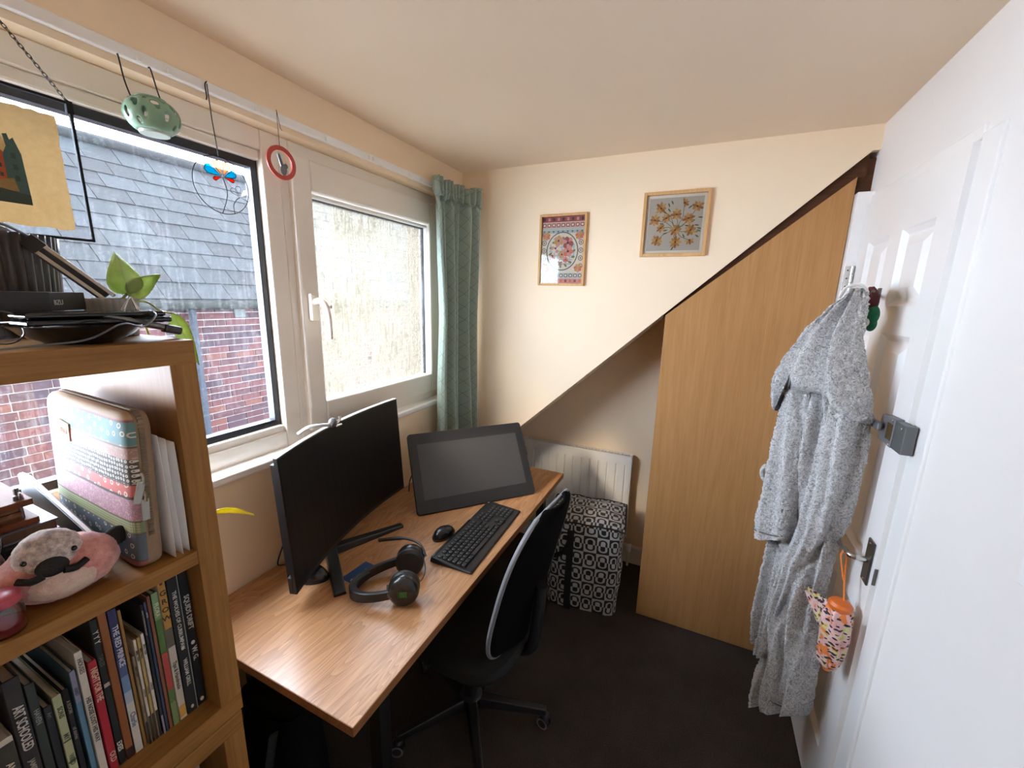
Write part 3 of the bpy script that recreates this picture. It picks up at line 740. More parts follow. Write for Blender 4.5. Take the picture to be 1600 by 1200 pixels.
mb = MB(); mb.box((Wt_-.001, .19, -.018), (Wt_+.006, .27, -.006)); mb.build('pen_holder', blackp, tb, bevel=.001)
for xx in (.07, Wt_-.07):
    mb = MB(); q = Matrix.Identity(4)
    mb.tube([(xx, .25, -.025), (xx, .088, -.13)], .012, 8); mb.build('prop_leg', blackp, tb, smooth=True)

# headset
hd = thing('headset', 'black over-ear gaming headset with boom microphone and green tag lying on the desk', 'headset', (.45, .86, .74))
def hl(p): return (p[0]-.45, p[1]-.86, p[2]-.74)
Ac, Bc, Ap = Vector((.512, .812, .790)), Vector((.432, .945, .788)), Vector((.338, .775, .760))
ax = (Ac-Bc).normalized(); midc = (Ac+Bc)/2; dn = (Ap-midc); Rl = dn.length; dn.normalize()
hw = (Ac-Bc).length/2
path = []
for k in range(25):
    a = PI*k/24; path.append(midc + ax*(math.cos(a)*hw*1.08) + dn*(Rl*math.sin(a)**.9))
bandm = mat('headset_black', (.012, .011, .0115), .42, var=.1)
def ribbon(pts, w, th):
    mb = MB(); n = len(pts); vs = []
    for i, p in enumerate(pts):
        t = (pts[min(i+1, n-1)]-pts[max(i-1, 0)]).normalized(); o_ = Vector((t.y, -t.x, 0)).normalized(); u_ = Vector((0, 0, 1))
        ww = w*(.75+.25*math.sin(PI*i/(n-1)))
        for a_, b_ in ((-.5, -.42), (-.3, -.5), (.3, -.5), (.5, -.42), (.5, .42), (.3, .5), (-.3, .5), (-.5, .42)): vs.append(tuple(p + o_*(a_*th) + u_*(b_*ww) - Vector((.45, .86, .74))))
    fs = [(i*8+j, i*8+(j+1) % 8, (i+1)*8+(j+1) % 8, (i+1)*8+j) for i in range(n-1) for j in range(8)] + [tuple(range(8))[::-1], tuple(range(8*n-8, 8*n))]
    return mb.add(vs, fs)
ribbon(path, .036, .014).build('headband', bandm, hd, smooth=True, fixn=True)
ribbon([p + (midc-p).normalized()*.010 for p in path[7:18]], .030, .012).build('headband_pad', blackm, hd, smooth=True, fixn=True)
for nm, cc, sgn in (('near', Ac, 1), ('far', Bc, -1)):
    Z = ax*sgn; Yv = Vector((0, 0, 1)); Yv = (Yv - Z*Yv.dot(Z)).normalized(); Xv = Yv.cross(Z)
    M = Matrix((Xv, Yv, Z)).transposed().to_4x4(); M.translation = Vector(hl(cc))
    mb = MB(); mb.M = M
    mb.lathe([(.038, -.012), (.045, -.008), (.047, .002), (.044, .014), (.036, .022), (.028, .024)], 28, sy=1.05); c = mb.build('ear_cup', mat('headset_gloss', (.016, .015, .014), .25), hd, smooth=True)
    mb = MB(); mb.M = M; mb.lathe([(.022, -.030), (.038, -.032), (.046, -.026), (.047, -.016), (.043, -.010)], 28, sy=1.05); mb.build('ear_cushion', mat('leatherette', (.012, .011, .011), .5, bump=.2, bscale=300), hd, smooth=True)
    mb = MB(); mb.M = M; mb.box((-.010, -.008, .0235), (.012, .010, .0262)); mb.build('green_tag', mat('green_tag', '#2f6a34', .5), c)
    mb = MB(); mb.M = M; mb.box((-.016, -.01, .0235), (-.012, .012, .0255)); mb.build('tag_bar', mat('dark_green_tag', '#274a2b', .5), c)
    mb = MB(); mb.M = M; mb.tube(smooth_path([(-.045, .02, .0), (-.044, .0, .012), (-.034, -.012, .02)], 4), .005, 8); mb.build('yoke', dark_steel, c, smooth=True)
mp = [Vector(hl(p)) for p in ((.480, .965, .800), (.44, .985, .822), (.37, .985, .823), (.285, .955, .808))]
MB().tube(smooth_path(mp, 6), [.004]*13+[.0065]*6, 8).build('microphone_boom', bandm, hd, smooth=True)
MB().tube(smooth_path([hl(p) for p in ((.488, .945, .80), (.508, .925, .785), (.512, .905, .765), (.500, .900, .752))], 5), .002, 6).build('cable_stub', blackm, hd, smooth=True)
# blue card under the headband
cd = thing('blue_card', 'blue printed card lying half under the headband of the headset', 'card', (.29, .86, .7405), math.radians(86))
part('card', (-.052, -.034, 0), (.052, .034, .0009), mat('blue_card', '#24467c', .5, var=.15, vscale=60), cd)
text('card_title', 'thortoro+', .017, mat('ink_white', (.8, .8, .8), .6, var=0), cd, Matrix.Translation((-.045, -.004, .0011)))
part('card_line', (-.044, -.018, .0009), (-.012, -.0155, .0011), MATS['ink_white'], cd)

# ------------------------------------------------------------------ office chair
chx, chy, ang = .565, 1.13, math.radians(5)
cc = thing('office_chair', 'black swivel office chair with mesh back and rim light painted on its edge, pushed under the desk', 'chair', (chx, chy, 0), 0)
F = Vector((-math.cos(ang), math.sin(ang), 0)); Rr = Vector((math.sin(ang), math.cos(ang), 0))   # facing the desk / along the back
def cpt(f, r, z): p = F*f + Rr*r; return (p.x, p.y, z)
def back_fn(off):
    def fn(u, v):
        # rounded tall outline; u across, v up
        z = lerp(.47, 1.035, v); wv = .225*max(.0, (1-abs(2*v-1.02)**3.2))**.42
        r = (2*u-1)*wv
        f = -.20 - .03*(1-(2*u-1)**2) - .125*v**1.3 + off
        return cpt(f, r, z)
    return fn
mb = MB(); mb.grid(back_fn(.010), 16, 24); mb.build('backrest', chair_f, cc, smooth=True, solid=.012)
fnb = back_fn(.010); ring = [Vector(fnb(0, k/40)) for k in range(1, 40)] + [Vector(fnb(1, 1-k/40)) for k in range(1, 40)]
MB().tube(ring, .0075, 8, closed=True).build('back_rim', lit_rim, cc, smooth=True)
mb = MB(); mb.tube(smooth_path([cpt(-.285, 0, .72), cpt(-.275, 0, .6), cpt(-.25, 0, .45), cpt(-.12, 0, .40)], 6), .022, 10); mb.build('back_support', blackp, cc, smooth=True)
def seat_fn(u, v):
    a = 2*PI*u; k = .235*(abs(math.cos(a))**4+abs(math.sin(a))**4)**-.25
    prof = [(0, .425), (.85, .425), (.97, .435), (1, .455), (.97, .478), (.8, .488), (0, .482)]
    i = v*6; j = min(int(i), 5); t = i-j
    q = lerp(prof[j][0], prof[j+1][0], t); z = lerp(prof[j][1], prof[j+1][1], t)
    return cpt(math.cos(a)*k*q+.0, math.sin(a)*k*q, z)
mb = MB(); mb.grid(seat_fn, 36, 18, True); mb.build('seat', mat('black_seat_fabric', (.005, .005, .005), .9, bump=.3, bscale=700), cc, smooth=True)
MB().lathe([(.05, .36), (.09, .425)], 16).build('seat_plate', blackp, cc)
MB().lathe([(.014, .12), (.014, .37)], 16).build('gas_lift', dark_steel, cc, smooth=True)
MB().lathe([(.028, .085), (.028, .26), (.022, .27)], 16).build('column_cover', blackp, cc, smooth=True)
MB().lathe([(.045, .06), (.05, .08), (.045, .11), (.03, .12)], 20).build('base_hub', blackp, cc, smooth=True)
for k in range(5):
    a = math.radians(18 + 72*k)
    d = Vector((math.cos(a), math.sin(a), 0)); n = Vector((-d.y, d.x, 0)); mb = MB(); vs = []
    for p, w, zb_, zt_ in ((.03, .026, .068, .112), (.30, .016, .062, .085)):
        c0 = d*p; vs += [tuple(c0-n*w+Vector((0, 0, zb_))), tuple(c0+n*w+Vector((0, 0, zb_))), tuple(c0+n*w*.7+Vector((0, 0, zt_))), tuple(c0-n*w*.7+Vector((0, 0, zt_)))]
    arm = mb.add(vs, [(3, 2, 1, 0), (4, 5, 6, 7), (0, 1, 5, 4), (1, 2, 6, 5), (2, 3, 7, 6), (3, 0, 4, 7)]).build('base_arm', blackp, cc, bevel=.004, fixn=True)
    e = d*.295
    mb = MB().tube([tuple(e+Vector((0, 0, .04))), tuple(e+Vector((0, 0, .07)))], .009, 8); mb.ball((e.x, e.y, .045), (.020, .020, .018)); cst = mb.build('caster', blackp, arm, smooth=True)
    ca = a + 1.1; cdv = Vector((math.cos(ca), math.sin(ca), 0))
    for sg in (-1, 1):
        mb = MB(); X_ = cdv; q = Matrix((Vector((0, 0, 1)).cross(X_), Vector((0, 0, 1)), X_)).transposed().to_4x4(); q.translation = e + cdv*sg*.013 + Vector((0, 0, .0255))
        mb.M = q; mb.lathe([(.015, -.008), (.0255, -.007), (.0255, .007), (.015, .008)], 20); mb.lathe([(.0165, sg*.0081), (.0235, sg*.0083)], 20, cap=False, mi=1); mb.build('caster_wheel', [blackp, mat('grey_wheel_ring', (.22, .22, .22), .5)], arm, smooth=True)

# ------------------------------------------------------------------ radiator in the recess
rd = thing('radiator', 'white ribbed panel radiator on the shaded recess wall', 'radiator', (.55, 2.39, .0))
rm = mat('radiator_enamel', (.74, .72, .67), .4, var=.02)
mb = MB(); x0_, x1_, zt_, zb_ = -.42, .393, .735, .19
N = 15; stepx = (x1_-x0_)/N; prof = []
for k in range(N):
    xa_ = x0_ + k*stepx
    for fx, dy in ((.0, 0), (.36, 0), (.46, .007), (.54, .007), (.64, 0)): prof.append((xa_+fx*stepx, dy))
prof.append((x1_, 0))
vs = []; zl = [(zb_, 0), (zb_+.025, 0), (zb_+.05, 1), (zt_-.075, 1), (zt_-.05, 0), (zt_-.012, 0), (zt_, 0)]
for z, k in zl: vs += [(x, -.02 + dy*k + (.004 if z == zt_ else 0), z) for x, dy in prof]
w_ = len(prof); fs = [(j*w_+i, j*w_+i+1, (j+1)*w_+i+1, (j+1)*w_+i) for j in range(len(zl)-1) for i in range(w_-1)]
mb.add(vs, fs); mb.build('front_panel', rm, rd, smooth=True, ang=25)
part('back_panel', (x0_, .028, zb_), (x1_, .034, zt_), rm, rd)
part('side_grille', (x1_, -.018, zb_+.01), (x1_+.008, .034, zt_+.004), rm, rd, .002)
mb = MB()
for y in (-.018, .022): mb.box((x0_, y, zt_-.002), (x1_+.006, y+.012, zt_+.006))
for k in range(40): mb.box((x0_+k*.0206, -.006, zt_), (x0_+k*.0206+.012, .022, zt_+.004))
mb.build('top_grille', rm, rd)
mb = MB().tube([(x1_+.03, .01, .0), (x1_+.03, .01, .16), (x1_+.01, .01, .20)], .0075, 8); mb.build('pipe', rm, rd, smooth=True)
MB().lathe([(.013, .10), (.016, .11), (.016, .15), (.012, .155)], 14, c=(x1_+.03, .01, 0)).build('valve', gloss_w, rd, smooth=True)

# ------------------------------------------------------------------ laundry bag
def bag_mat():
    m, nt, p = base('geometric_bag_print'); c = nt.node('ShaderNodeUVMap'); xyz = nt.sep(c.outputs[0])
    u, v = nt.math('MULTIPLY', xyz[0], 1.), nt.math('MULTIPLY', xyz[1], 1.)
    fu, fv = nt.math('FRACT', u), nt.math('FRACT', v)
    par = nt.math('MODULO', nt.math('ADD', nt.math('FLOOR', nt.math('MULTIPLY', u, 1.)), nt.math('FLOOR', nt.math('MULTIPLY', v, 2.))), 2.)
    dx = nt.math('SUBTRACT', fu, .5); dy = nt.math('SUBTRACT', fv, .5)
    dy2 = nt.math('MAXIMUM', nt.math('SUBTRACT', nt.math('ABSOLUTE', nt.math('MULTIPLY', dy, 2.0)), .42), 0.)
    d = nt.math('SQRT', nt.math('ADD', nt.math('MULTIPLY', dx, dx), nt.math('MULTIPLY', dy2, dy2)))
    ring = nt.math('LESS_THAN', nt.math('ABSOLUTE', nt.math('SUBTRACT', d, .28)), .085)
    inner = nt.math('LESS_THAN', d, .0)
    x = nt.math('ABSOLUTE', nt.math('SUBTRACT', par, ring))
    nt.l.new(nt.mix(x, (.008, .008, .008), (.46, .45, .43)), p.inputs['Base Color'])
    p.inputs['Roughness'].default_value = .5; return m
bagm = bag_mat(); webbing = mat('black_webbing', (.010, .010, .010), .7, bump=.3, bscale=900)
lb = thing('laundry_bag', 'tall black and white patterned laundry bag standing in front of the radiator', 'bag', (.785, 2.03, 0), math.radians(8))
bw0, bd0, bh = .185, .145, .515
def bag_side(u, v):
    per = u*4; k = int(per) % 4; t = per-int(per)
    w = bw0*(1+.05*v) + .012*math.sin(9*v+u*14)*v*(1-v); d = bd0*(1+.03*v)
    P4 = [(-w, -d), (w, -d), (w, d), (-w, d)]
    a, b = P4[k], P4[(k+1) % 4]; x = lerp(a[0], b[0], t); y = lerp(a[1], b[1], t)
    bul = 1+.06*math.sin(PI*t)*math.sin(PI*v); rr = 1-.07*max(0, 1-abs(t-0)*9)-.07*max(0, 1-abs(1-t)*9)
    wr = .006*noise.noise(Vector((u*20, v*7, 3)))
    return (x*bul*rr+wr, y*bul*rr+wr, .004+bh*v)
mb = MB(); mb.grid(bag_side, 64, 30, True)
newuv = []
for f_uv in mb.uv:
    newuv.append([(a*4*6, b*5.7) for a, b in f_uv])
mb.uv = newuv
mb.build('bag_body', bagm, lb, smooth=True, ang=50)
def bag_top(u, v):
    x = (2*u-1)*bw0*1.09; y = (2*v-1)*bd0*1.06
    return (x, y, bh+.004+.016*math.sin(PI*u)*math.sin(PI*v)+.010*noise.noise(Vector((u*5, v*4, 1))) - .01*abs(2*u-1)**6)
mb = MB(); mb.grid(bag_top, 24, 16); mb.uv = [[(a*6+.3, b*3.2+.2) for a, b in q] for q in mb.uv]; mb.build('bag_lid', bagm, lb, smooth=True)
mb = MB(); e = [bag_top(k/12, 0) for k in range(13)] + [bag_top(1, k/8) for k in range(1, 9)] + [bag_top(1-k/12, 1) for k in range(1, 13)] + [bag_top(0, 1-k/8) for k in range(1, 8)]
mb.tube(e, .005, 6, closed=True); mb.build('piping', webbing, lb, smooth=True)
for xs in (-.07, .10):
    mb = MB(); pts = [(xs, -bd0*1.09, .004), (xs-.002, -bd0*1.13, .15), (xs, -bd0*1.15, .30), (xs+.0, -bd0*1.12, .48)]
    pts = smooth_path(pts, 5)
    for a, b in zip(pts, pts[1:]): mb.prism([(a.x-.018, a.y-.006, a.z), (a.x+.018, a.y-.006, a.z), (b.x+.018, b.y-.006, b.z), (b.x-.018, b.y-.006, b.z)], (0, .003, 0))
    if xs < 0: mb.build('strap', webbing, lb, fixn=True)
mb = MB(); pts = smooth_path([(-.07, -bd0*1.16, .44), (-.10, -bd0*1.35, .37), (-.16, -bd0*1.30, .33), (-.20, -bd0*1.0, .36)], 6)
mb.tube(pts, .014, 6, rz=.004); mb.build('handle_loop', webbing, lb, smooth=True)

# ------------------------------------------------------------------ curtain
def curtain_mat():
    m, nt, p = base('green_lattice_curtain'); c = nt.node('ShaderNodeUVMap'); xyz = nt.sep(c.outputs[0])
    a = nt.math('FRACT', nt.math('ADD', nt.math('MULTIPLY', xyz[0], 16.), nt.math('MULTIPLY', xyz[1], 15.)))
    b = nt.math('FRACT', nt.math('SUBTRACT', nt.math('MULTIPLY', xyz[0], 16.), nt.math('MULTIPLY', xyz[1], 15.)))
    l = nt.math('MAXIMUM', nt.math('LESS_THAN', a, .06), nt.math('LESS_THAN', b, .06))
    n = nt.noise(nt.coord(), 400, 2)
    nt.l.new(nt.mix(nt.math('MULTIPLY', l, .55), nt.mix(n, srgb('#8a9d92'), srgb('#a4b5aa')), srgb('#62746a')), p.inputs['Base Color'])
    p.inputs['Roughness'].default_value = .75; p.inputs['Sheen Weight'].default_value = .2
    nt.l.new(nt.bump(n, .15, .001), p.inputs['Normal']); return m
cu = thing('curtain', 'sage green curtain with pencil pleats gathered at the far end of the window', 'curtain', (.05, 1.83, .84))
def cur_fn(u, v):   # u across, v 0 bottom .. 1 top
    y = lerp(1.625, 1.935, u); x = .045
    if u > .62: x += (u-.62)*.20
    g = interp([(0, 1.0), (.25, .93), (.55, .80), (.85, .92), (1, 1.0)], v)
    y = 1.77 + (y-1.77)*g + (1-g)*.05
    amp = .030*(1-.45*v) ; ph = u*2*PI*5.5
    n = noise.noise(Vector((u*6, v*1.6, 2.3)))
    fold = amp*math.sin(ph + n*1.6 + .5*math.sin(v*4)) + .012*math.sin(ph*.5+1)
    if v > .93: fold = lerp(fold, .013*math.sin(u*2*PI*11), min(1, (v-.93)/.04))
    return (x+fold+.02-.05, y-1.83, v*1.335)
mb = MB(); mb.grid(cur_fn, 150, 44); mb.uv = [[(a*.75, b*1.33) for a, b in q] for q in mb.uv]
mb.build('drape', curtain_mat(), cu, smooth=True, solid=.002, ang=180)
def head_fn(u, v):
    p = cur_fn(u, .955+.045*v); return (p[0]+.008+.013*math.sin(u*2*PI*11), p[1]-.002, 1.335*.95+v*.085 + .008*math.sin(u*23))
mb = MB(); mb.grid(head_fn, 150, 3); mb.uv = [[(a*.75, b*.08) for a, b in q] for q in mb.uv]; mb.build('pleated_heading', MATS['green_lattice_curtain'], cu, smooth=True, solid=.002, ang=180)

# ------------------------------------------------------------------ framed prints on the far wall
def poly(mb, pts, lay, mi):
    y = -.0002*lay - .006
    mb.add([(x, y, z) for x, z in pts], [tuple(range(len(pts)))], mi)
def disc(cx, cz, rx, rz=None, n=14, a0=0): return [(cx+rx*math.cos(a0+2*PI*k/n), cz+(rz or rx)*math.sin(a0+2*PI*k/n)) for k in range(n)]
def petal(cx, cz, L, w, a):
    c, s_ = math.cos(a), math.sin(a); return [(cx+c*x-s_*y, cz+s_*x+c*y) for x, y in ((0, 0), (L*.35, w*.45), (L*.75, w*.5), (L, w*.12), (L*.93, 0), (L, -w*.12), (L*.75, -w*.5), (L*.35, -w*.45))]
def stroke(mb, pts, w, lay, mi):
    for (a, b), (c, d) in zip(pts, pts[1:]):
        l = math.hypot(c-a, d-b) or 1; nx, nz = -(d-b)/l*w/2, (c-a)/l*w/2
        poly(mb, [(a+nx, b+nz), (c+nx, d+nz), (c-nx, d-nz), (a-nx, b-nz)], lay, mi)
def picture(name, label, x0, x1, z0, z1, fw, group=None):
    t = thing(name, label, 'picture', ((x0+x1)/2, D, (z0+z1)/2)); w, h = (x1-x0)/2, (z1-z0)/2
    mb = MB()
    mb.box((-w, -.018, -h), (-w+fw, 0, h)); mb.box((w-fw, -.018, -h), (w, 0, h)); mb.box((-w+fw, -.018, -h), (w-fw, 0, -h+fw)); mb.box((-w+fw, -.018, h-fw), (w-fw, 0, h))
    mb.build('frame', frame_w, t, bevel=.0015); part('glazing', (-w+fw, -.0115, -h+fw), (w-fw, -.0105, h-fw), picture_glass, t)
    part('backing', (-w+fw, -.005, -h+fw), (w-fw, 0, h-fw), mat('mount_white', (.90, .81, .70), .8, var=0), t); return t, w-fw, h-fw
t, w, h = picture('framed_print', 'square framed print of orange flowers with green stems on grey', .951, 1.223, 1.859, 2.131, .0135)
pal = [mat('print_'+n, c, .7, var=.08, vscale=120) for n, c in (('grey', '#c2b9ad'), ('orange', '#b8803c'), ('deep_orange', '#9c5f26'), ('green', '#54603f'), ('brown', '#4a2e1a'), ('pale_orange', '#c99b5a'))]
mb = MB(); q = w-.012
poly(mb, [(-q, -q), (q, -q), (q, q), (-q, q)], 1, 0)
fl = [(-.55, .62, 0), (.3, .78, 1), (.78, .62, 2), (-.75, .18, 0), (.05, .36, 0), (.5, .2, 0), (-.32, .24, 3), (-.5, -.12, 3), (.05, -.22, 0), (.62, -.24, 0), (-.62, -.6, 0), (.1, -.68, 0), (.62, -.62, 1)]
cx0, cz0 = .05*q, -.22*q
for (fx, fz, k) in fl:
    X_, Z_ = fx*q, fz*q
    mx_, mz_ = (X_+cx0)/2 + (Z_-cz0)*.12, (Z_+cz0)/2 - (X_-cx0)*.12
    stroke(mb, [(cx0, cz0), (mx_, mz_), (X_, Z_)], .0022, 2, 3)
rl = random.Random(5)
for k in range(26):
    a = rl.uniform(0, 2*PI); r = rl.uniform(.3, .85)*q; poly(mb, petal(cx0+r*math.cos(a), cz0*.3+r*math.sin(a), .020, .006, a+rl.uniform(-.5, .5)), 3, 3)
for n_, (fx, fz, k) in enumerate(fl):
    X_, Z_ = fx*q, fz*q; R_ = .026 if k in (0, 2) else .020; np_ = 8
    for j in range(np_):
        if k == 1 and 1 < j < 5: continue
        poly(mb, petal(X_, Z_, R_*rl.uniform(.8, 1.1), R_*.42, 2*PI*j/np_ + n_), 4 + j*.2, (1, 5, 1, 2)[(j+n_) % 4])
    poly(mb, disc(X_, Z_, .004), 7, 4)
mb.build('print', pal, t)

t, w, h = picture('framed_print', 'tall framed print with patterned borders and flowers in a ring', .458, .697, 1.728, 2.067, .011)
pal = [mat('folk_'+n, c, .7, var=.08, vscale=120) for n, c in (('cream', '#e2d3bd'), ('red', '#9c4a4a'), ('pink', '#cf9087'), ('blue', '#4e6470'), ('pale_blue', '#a9b7bb'), ('gold', '#c39a4a'), ('green', '#6e7c52'), ('dark', '#4b3340'), ('coral', '#d4705a'))]
mb = MB(); poly(mb, [(-w, -h), (w, -h), (w, h), (-w, h)], 1, 0)
def strip(z0, z1, mi, lay=2): poly(mb, [(-w, z0), (w, z0), (w, z1), (-w, z1)], lay, mi)
strip(h-.026, h, 1); strip(h-.052, h-.029, 2); strip(h-.060, h-.054, 4); strip(-h, -h+.024, 2); strip(-h+.027, -h+.05, 4); strip(h-.078, h-.062, 4)
for k in range(9):
    X_ = -w + (k+.5)*2*w/9
    poly(mb, [(X_-.006, h-.020), (X_+.006, h-.020), (X_+.006, h-.006), (X_-.006, h-.006)], 3, 2 if k % 2 else 7)
    poly(mb, disc(X_, h-.040, .0098, .0098, 6), 3, 7); poly(mb, disc(X_, h-.040, .0062, .0062, 8), 4, 0)
    poly(mb, disc(X_, h-.070, .007, .007, 3, -PI/2), 3, 3); poly(mb, disc(X_, -h+.038, .0098, .0098, 6), 3, 7); poly(mb, disc(X_, -h+.038, .006), 4, 0)
    poly(mb, disc(X_, -h+.012, .008, .008, 5, PI/2), 3, 1 if k % 2 else 8)
for sx in (-1, 1):
    for k in range(5):
        poly(mb, disc(sx*(w-.014), -.075+.037*k, .0125, n=10), 3, 3); poly(mb, disc(sx*(w-.014), -.075+.037*k, .009, n=10), 4, 0); poly(mb, disc(sx*(w-.014), -.075+.037*k, .004), 5, 1)
    for zz in (.068, -.085):
        for j in range(7): poly(mb, petal(sx*(w-.024), zz, .022, .014, 2*PI*j/7+.3), 6+.1*j, (8, 5, 2)[j % 3])
        poly(mb, disc(sx*(w-.024), zz, .006), 8, 5)
poly(mb, disc(0, -.005, .082, .092, 32), 6.8, 3); poly(mb, disc(0, -.005, .077, .087, 32), 7, 0)
for k in range(-3, 4): stroke(mb, [(k*.02, -.075+abs(k)*.012), (k*.02, .065-abs(k)*.012)], .006, 7.4, 4)
for k in range(-3, 4): stroke(mb, [(-.066+abs(k)*.006, k*.02-.005), (.066-abs(k)*.006, k*.02-.005)], .006, 7.5, 4)
for (X_, Z_, R_, mi) in ((-.02, .045, .026, 2), (.028, .035, .03, 1), (.03, -.005, .028, 8), (-.035, .01, .024, 0), (-.05, -.035, .016, 1), (.0, -.02, .02, 2), (.02, -.045, .015, 8), (-.01, -.06, .016, 6)):
    for j in range(6): poly(mb, petal(X_, Z_, R_, R_*.75, 2*PI*j/6+X_*30), 8+.1*j, mi if j % 2 else (2 if mi != 2 else 5))
    poly(mb, disc(X_, Z_, R_*.2), 9.2, 7)
for k in range(14): a = k*2*PI/14; poly(mb, petal(.05*math.cos(a), -.01+.055*math.sin(a), .022, .010, a+.6), 7.8, 6)
mb.build('print', pal, t)

# ------------------------------------------------------------------ things hanging from the curtain track
cord_m = mat('dark_cord', (.02, .016, .014), .7)
# pressed picture between glass on a chain
t = thing('hanging_glass_frame', 'black metal glass frame holding an old paper townscape, hung on a chain in the window', 'picture', (.04, .31, 1.76))
mb = MB(); y0, y1, z0, z1 = -.105, .1065, .0, .263
for a, b in (((y0, z0), (y1, z0)), ((y1, z0), (y1, z1)), ((y1, z1), (y0, z1)), ((y0, z1), (y0, z0))): mb.box((-.004, min(a[0], b[0])-.0025, min(a[1], b[1])-.0025), (.004, max(a[0], b[0])+.0025, max(a[1], b[1])+.0025))
mb.box((-.005, y1-.006, z1-.02), (.005, y1+.004, z1+.004)); mb.build('metal_frame', iron, t, bevel=.0008)
part('glass_pane', (-.0018, y0, z0), (-.0008, y1, z1), clear_glass, t)
mb = MB(); pts = []
rp_ = random.Random(2); ny, nz = 16, 20; ya_, yb2, za_, zb2 = y0+.018, .081, .017, .231
edge = [(lerp(ya_, yb2, k/ny), za_) for k in range(ny)] + [(yb2, lerp(za_, zb2, k/nz)) for k in range(nz)] + [(lerp(yb2, ya_, k/ny), zb2) for k in range(ny)] + [(ya_, lerp(zb2, za_, k/nz)) for k in range(nz)]
edge = [(.0004, y+rp_.uniform(-.0016, .0016), z+rp_.uniform(-.0016, .0016)) for y, z in edge]
def oldpaper():
    m, nt, p = base('aged_tan_paper'); nt.n.remove(p); out = nt.n['Material Output']
    n = nt.noise(nt.coord(), 60, 5, .7); c = nt.mix(n, srgb('#c2a983'), srgb('#e0cfac'))
    d = nt.node('ShaderNodeBsdfDiffuse'); r = nt.node('ShaderNodeBsdfTranslucent'); nt.l.new(c, d.inputs[0]); nt.l.new(c, r.inputs[0])
    mx = nt.node('ShaderNodeMixShader'); mx.inputs[0].default_value = .38; nt.l.new(d.outputs[0], mx.inputs[1]); nt.l.new(r.outputs[0], mx.inputs[2]); nt.l.new(mx.outputs[0], out.inputs[0]); return m
mb.prism(edge, (.0006, 0, 0)).build('old_paper', oldpaper(), t, fixn=True)
pal = [mat('town_'+n, c, .8, var=.25, vscale=260) for n, c in (('sky', '#cbb079'), ('red', '#a8502f'), ('teal', '#3f5a55'), ('ochre', '#8f7243'), ('dark', '#33413a'), ('cloud', '#c79a5c'))]
mb = MB()
def tp(pts, mi, lay): mb.add([(.0012+.0002*lay, y, z) for y, z in pts], [tuple(range(len(pts)))], mi)
L_, R_, Bm, Tp = -.055, .026, .055, .175
tp([(L_, Bm), (R_, Bm), (R_, Bm+.03), (R_-.001, Bm+.06), (.010, Tp-.025), (.0, Tp), (L_, Tp)], 0, 0); tp([(L_, Tp-.012), (.0, Tp-.012), (-.002, Tp-.006), (L_, Tp-.003)], 5, .5)
tp([(-.05, Bm+.03), (.002, Bm+.03), (.004, Bm+.085), (-.01, Bm+.1), (-.03, Bm+.095), (-.05, Bm+.10)], 1, 1); tp([(.0, Bm+.02), (R_, Bm+.01), (R_-.002, Bm+.09), (.017, Bm+.117), (.012, Bm+.112), (.010, Bm+.122), (.004, Bm+.12), (.006, Bm+.10), (.0, Bm+.085)], 2, 1.5)
tp([(L_, Bm+.02), (.012, Bm+.022), (.008, Bm+.045), (-.02, Bm+.036), (L_, Bm+.05)], 3, 2); tp([(L_, Bm), (R_, Bm), (R_, Bm+.018), (-.01, Bm+.024), (L_, Bm+.018)], 4, 2.5)
for k in range(4):
    for j in range(3): tp([(-.044+k*.012, Bm+.045+j*.016), (-.040+k*.012, Bm+.045+j*.016), (-.040+k*.012, Bm+.052+j*.016), (-.044+k*.012, Bm+.052+j*.016)], 4, 3)
for j in range(3): tp([(.010, Bm+.04+j*.02), (.016, Bm+.04+j*.02), (.016, Bm+.05+j*.02), (.010, Bm+.05+j*.02)], 4, 3)
mb.build('townscape_print', pal, t)
ch_m = mat('dark_chain', (.05, .045, .04), .4, .8)
for sgn in (-1, 1):
    a, b = Vector((0, y1 if sgn > 0 else y0, z1)), Vector((-.016, 0, .425)); n = 26
    mb = MB()
    for k in range(n):
        p = a.lerp(b, (k+.5)/n); d = (b-a).normalized(); s1 = Vector((1, 0, 0)) if k % 2 else d.cross(Vector((1, 0, 0))).normalized()
        mb.tube([tuple(p + d*math.cos(q*PI/5)*.0052 + s1*math.sin(q*PI/5)*.0026) for q in range(10)], .0008, 4, closed=True)
    mb.build('chain', ch_m, t)
MB().tube([(-.024, 0, .43), (-.012, 0, .418), (-.008, 0, .43)], .0015, 6).build('hook', iron, t)
# pierced green ceramic lantern
t = thing('ceramic_lantern', 'round pierced green ceramic lantern hanging on two dark cords', 'lantern', (.075, .543, 2.041)); t.scale = (.93, .93, .93)
gm = mat('green_glaze', '#7f9f86', .18, var=.22, vscale=26); n = 40; rows_ = [(.030, -.036), (.041, -.028), (.049, -.017), (.053, -.006), (.0535, .004), (.051, .014), (.046, .022), (.038, .029), (.028, .033)]
mb = MB(); fs = []; vs = []
for r, z in rows_: vs += [(r*math.cos(2*PI*i/n), r*math.sin(2*PI*i/n), z) for i in range(n)]
for j in range(len(rows_)-1):
    for i in range(n):
        if (j in (2, 3) and i % 5 == 0) or (j == 4 and i % 5 == 3) or (j == 5 and i % 5 in (2, 3)) or (j == 6 and i % 5 == 0) or (j == 1 and i % 10 == 3): continue
        fs.append((j*n+i, j*n+(i+1) % n, (j+1)*n+(i+1) % n, (j+1)*n+i))
mb.add(vs, fs); mb.build('pierced_bowl', gm, t, smooth=True, solid=.004, subdiv=1, ang=180)
MB().lathe([(.029, -.041), (.031, -.036)], 32).build('foot_ring', mat('pale_glaze', '#b9c9be', .2), t, smooth=True)
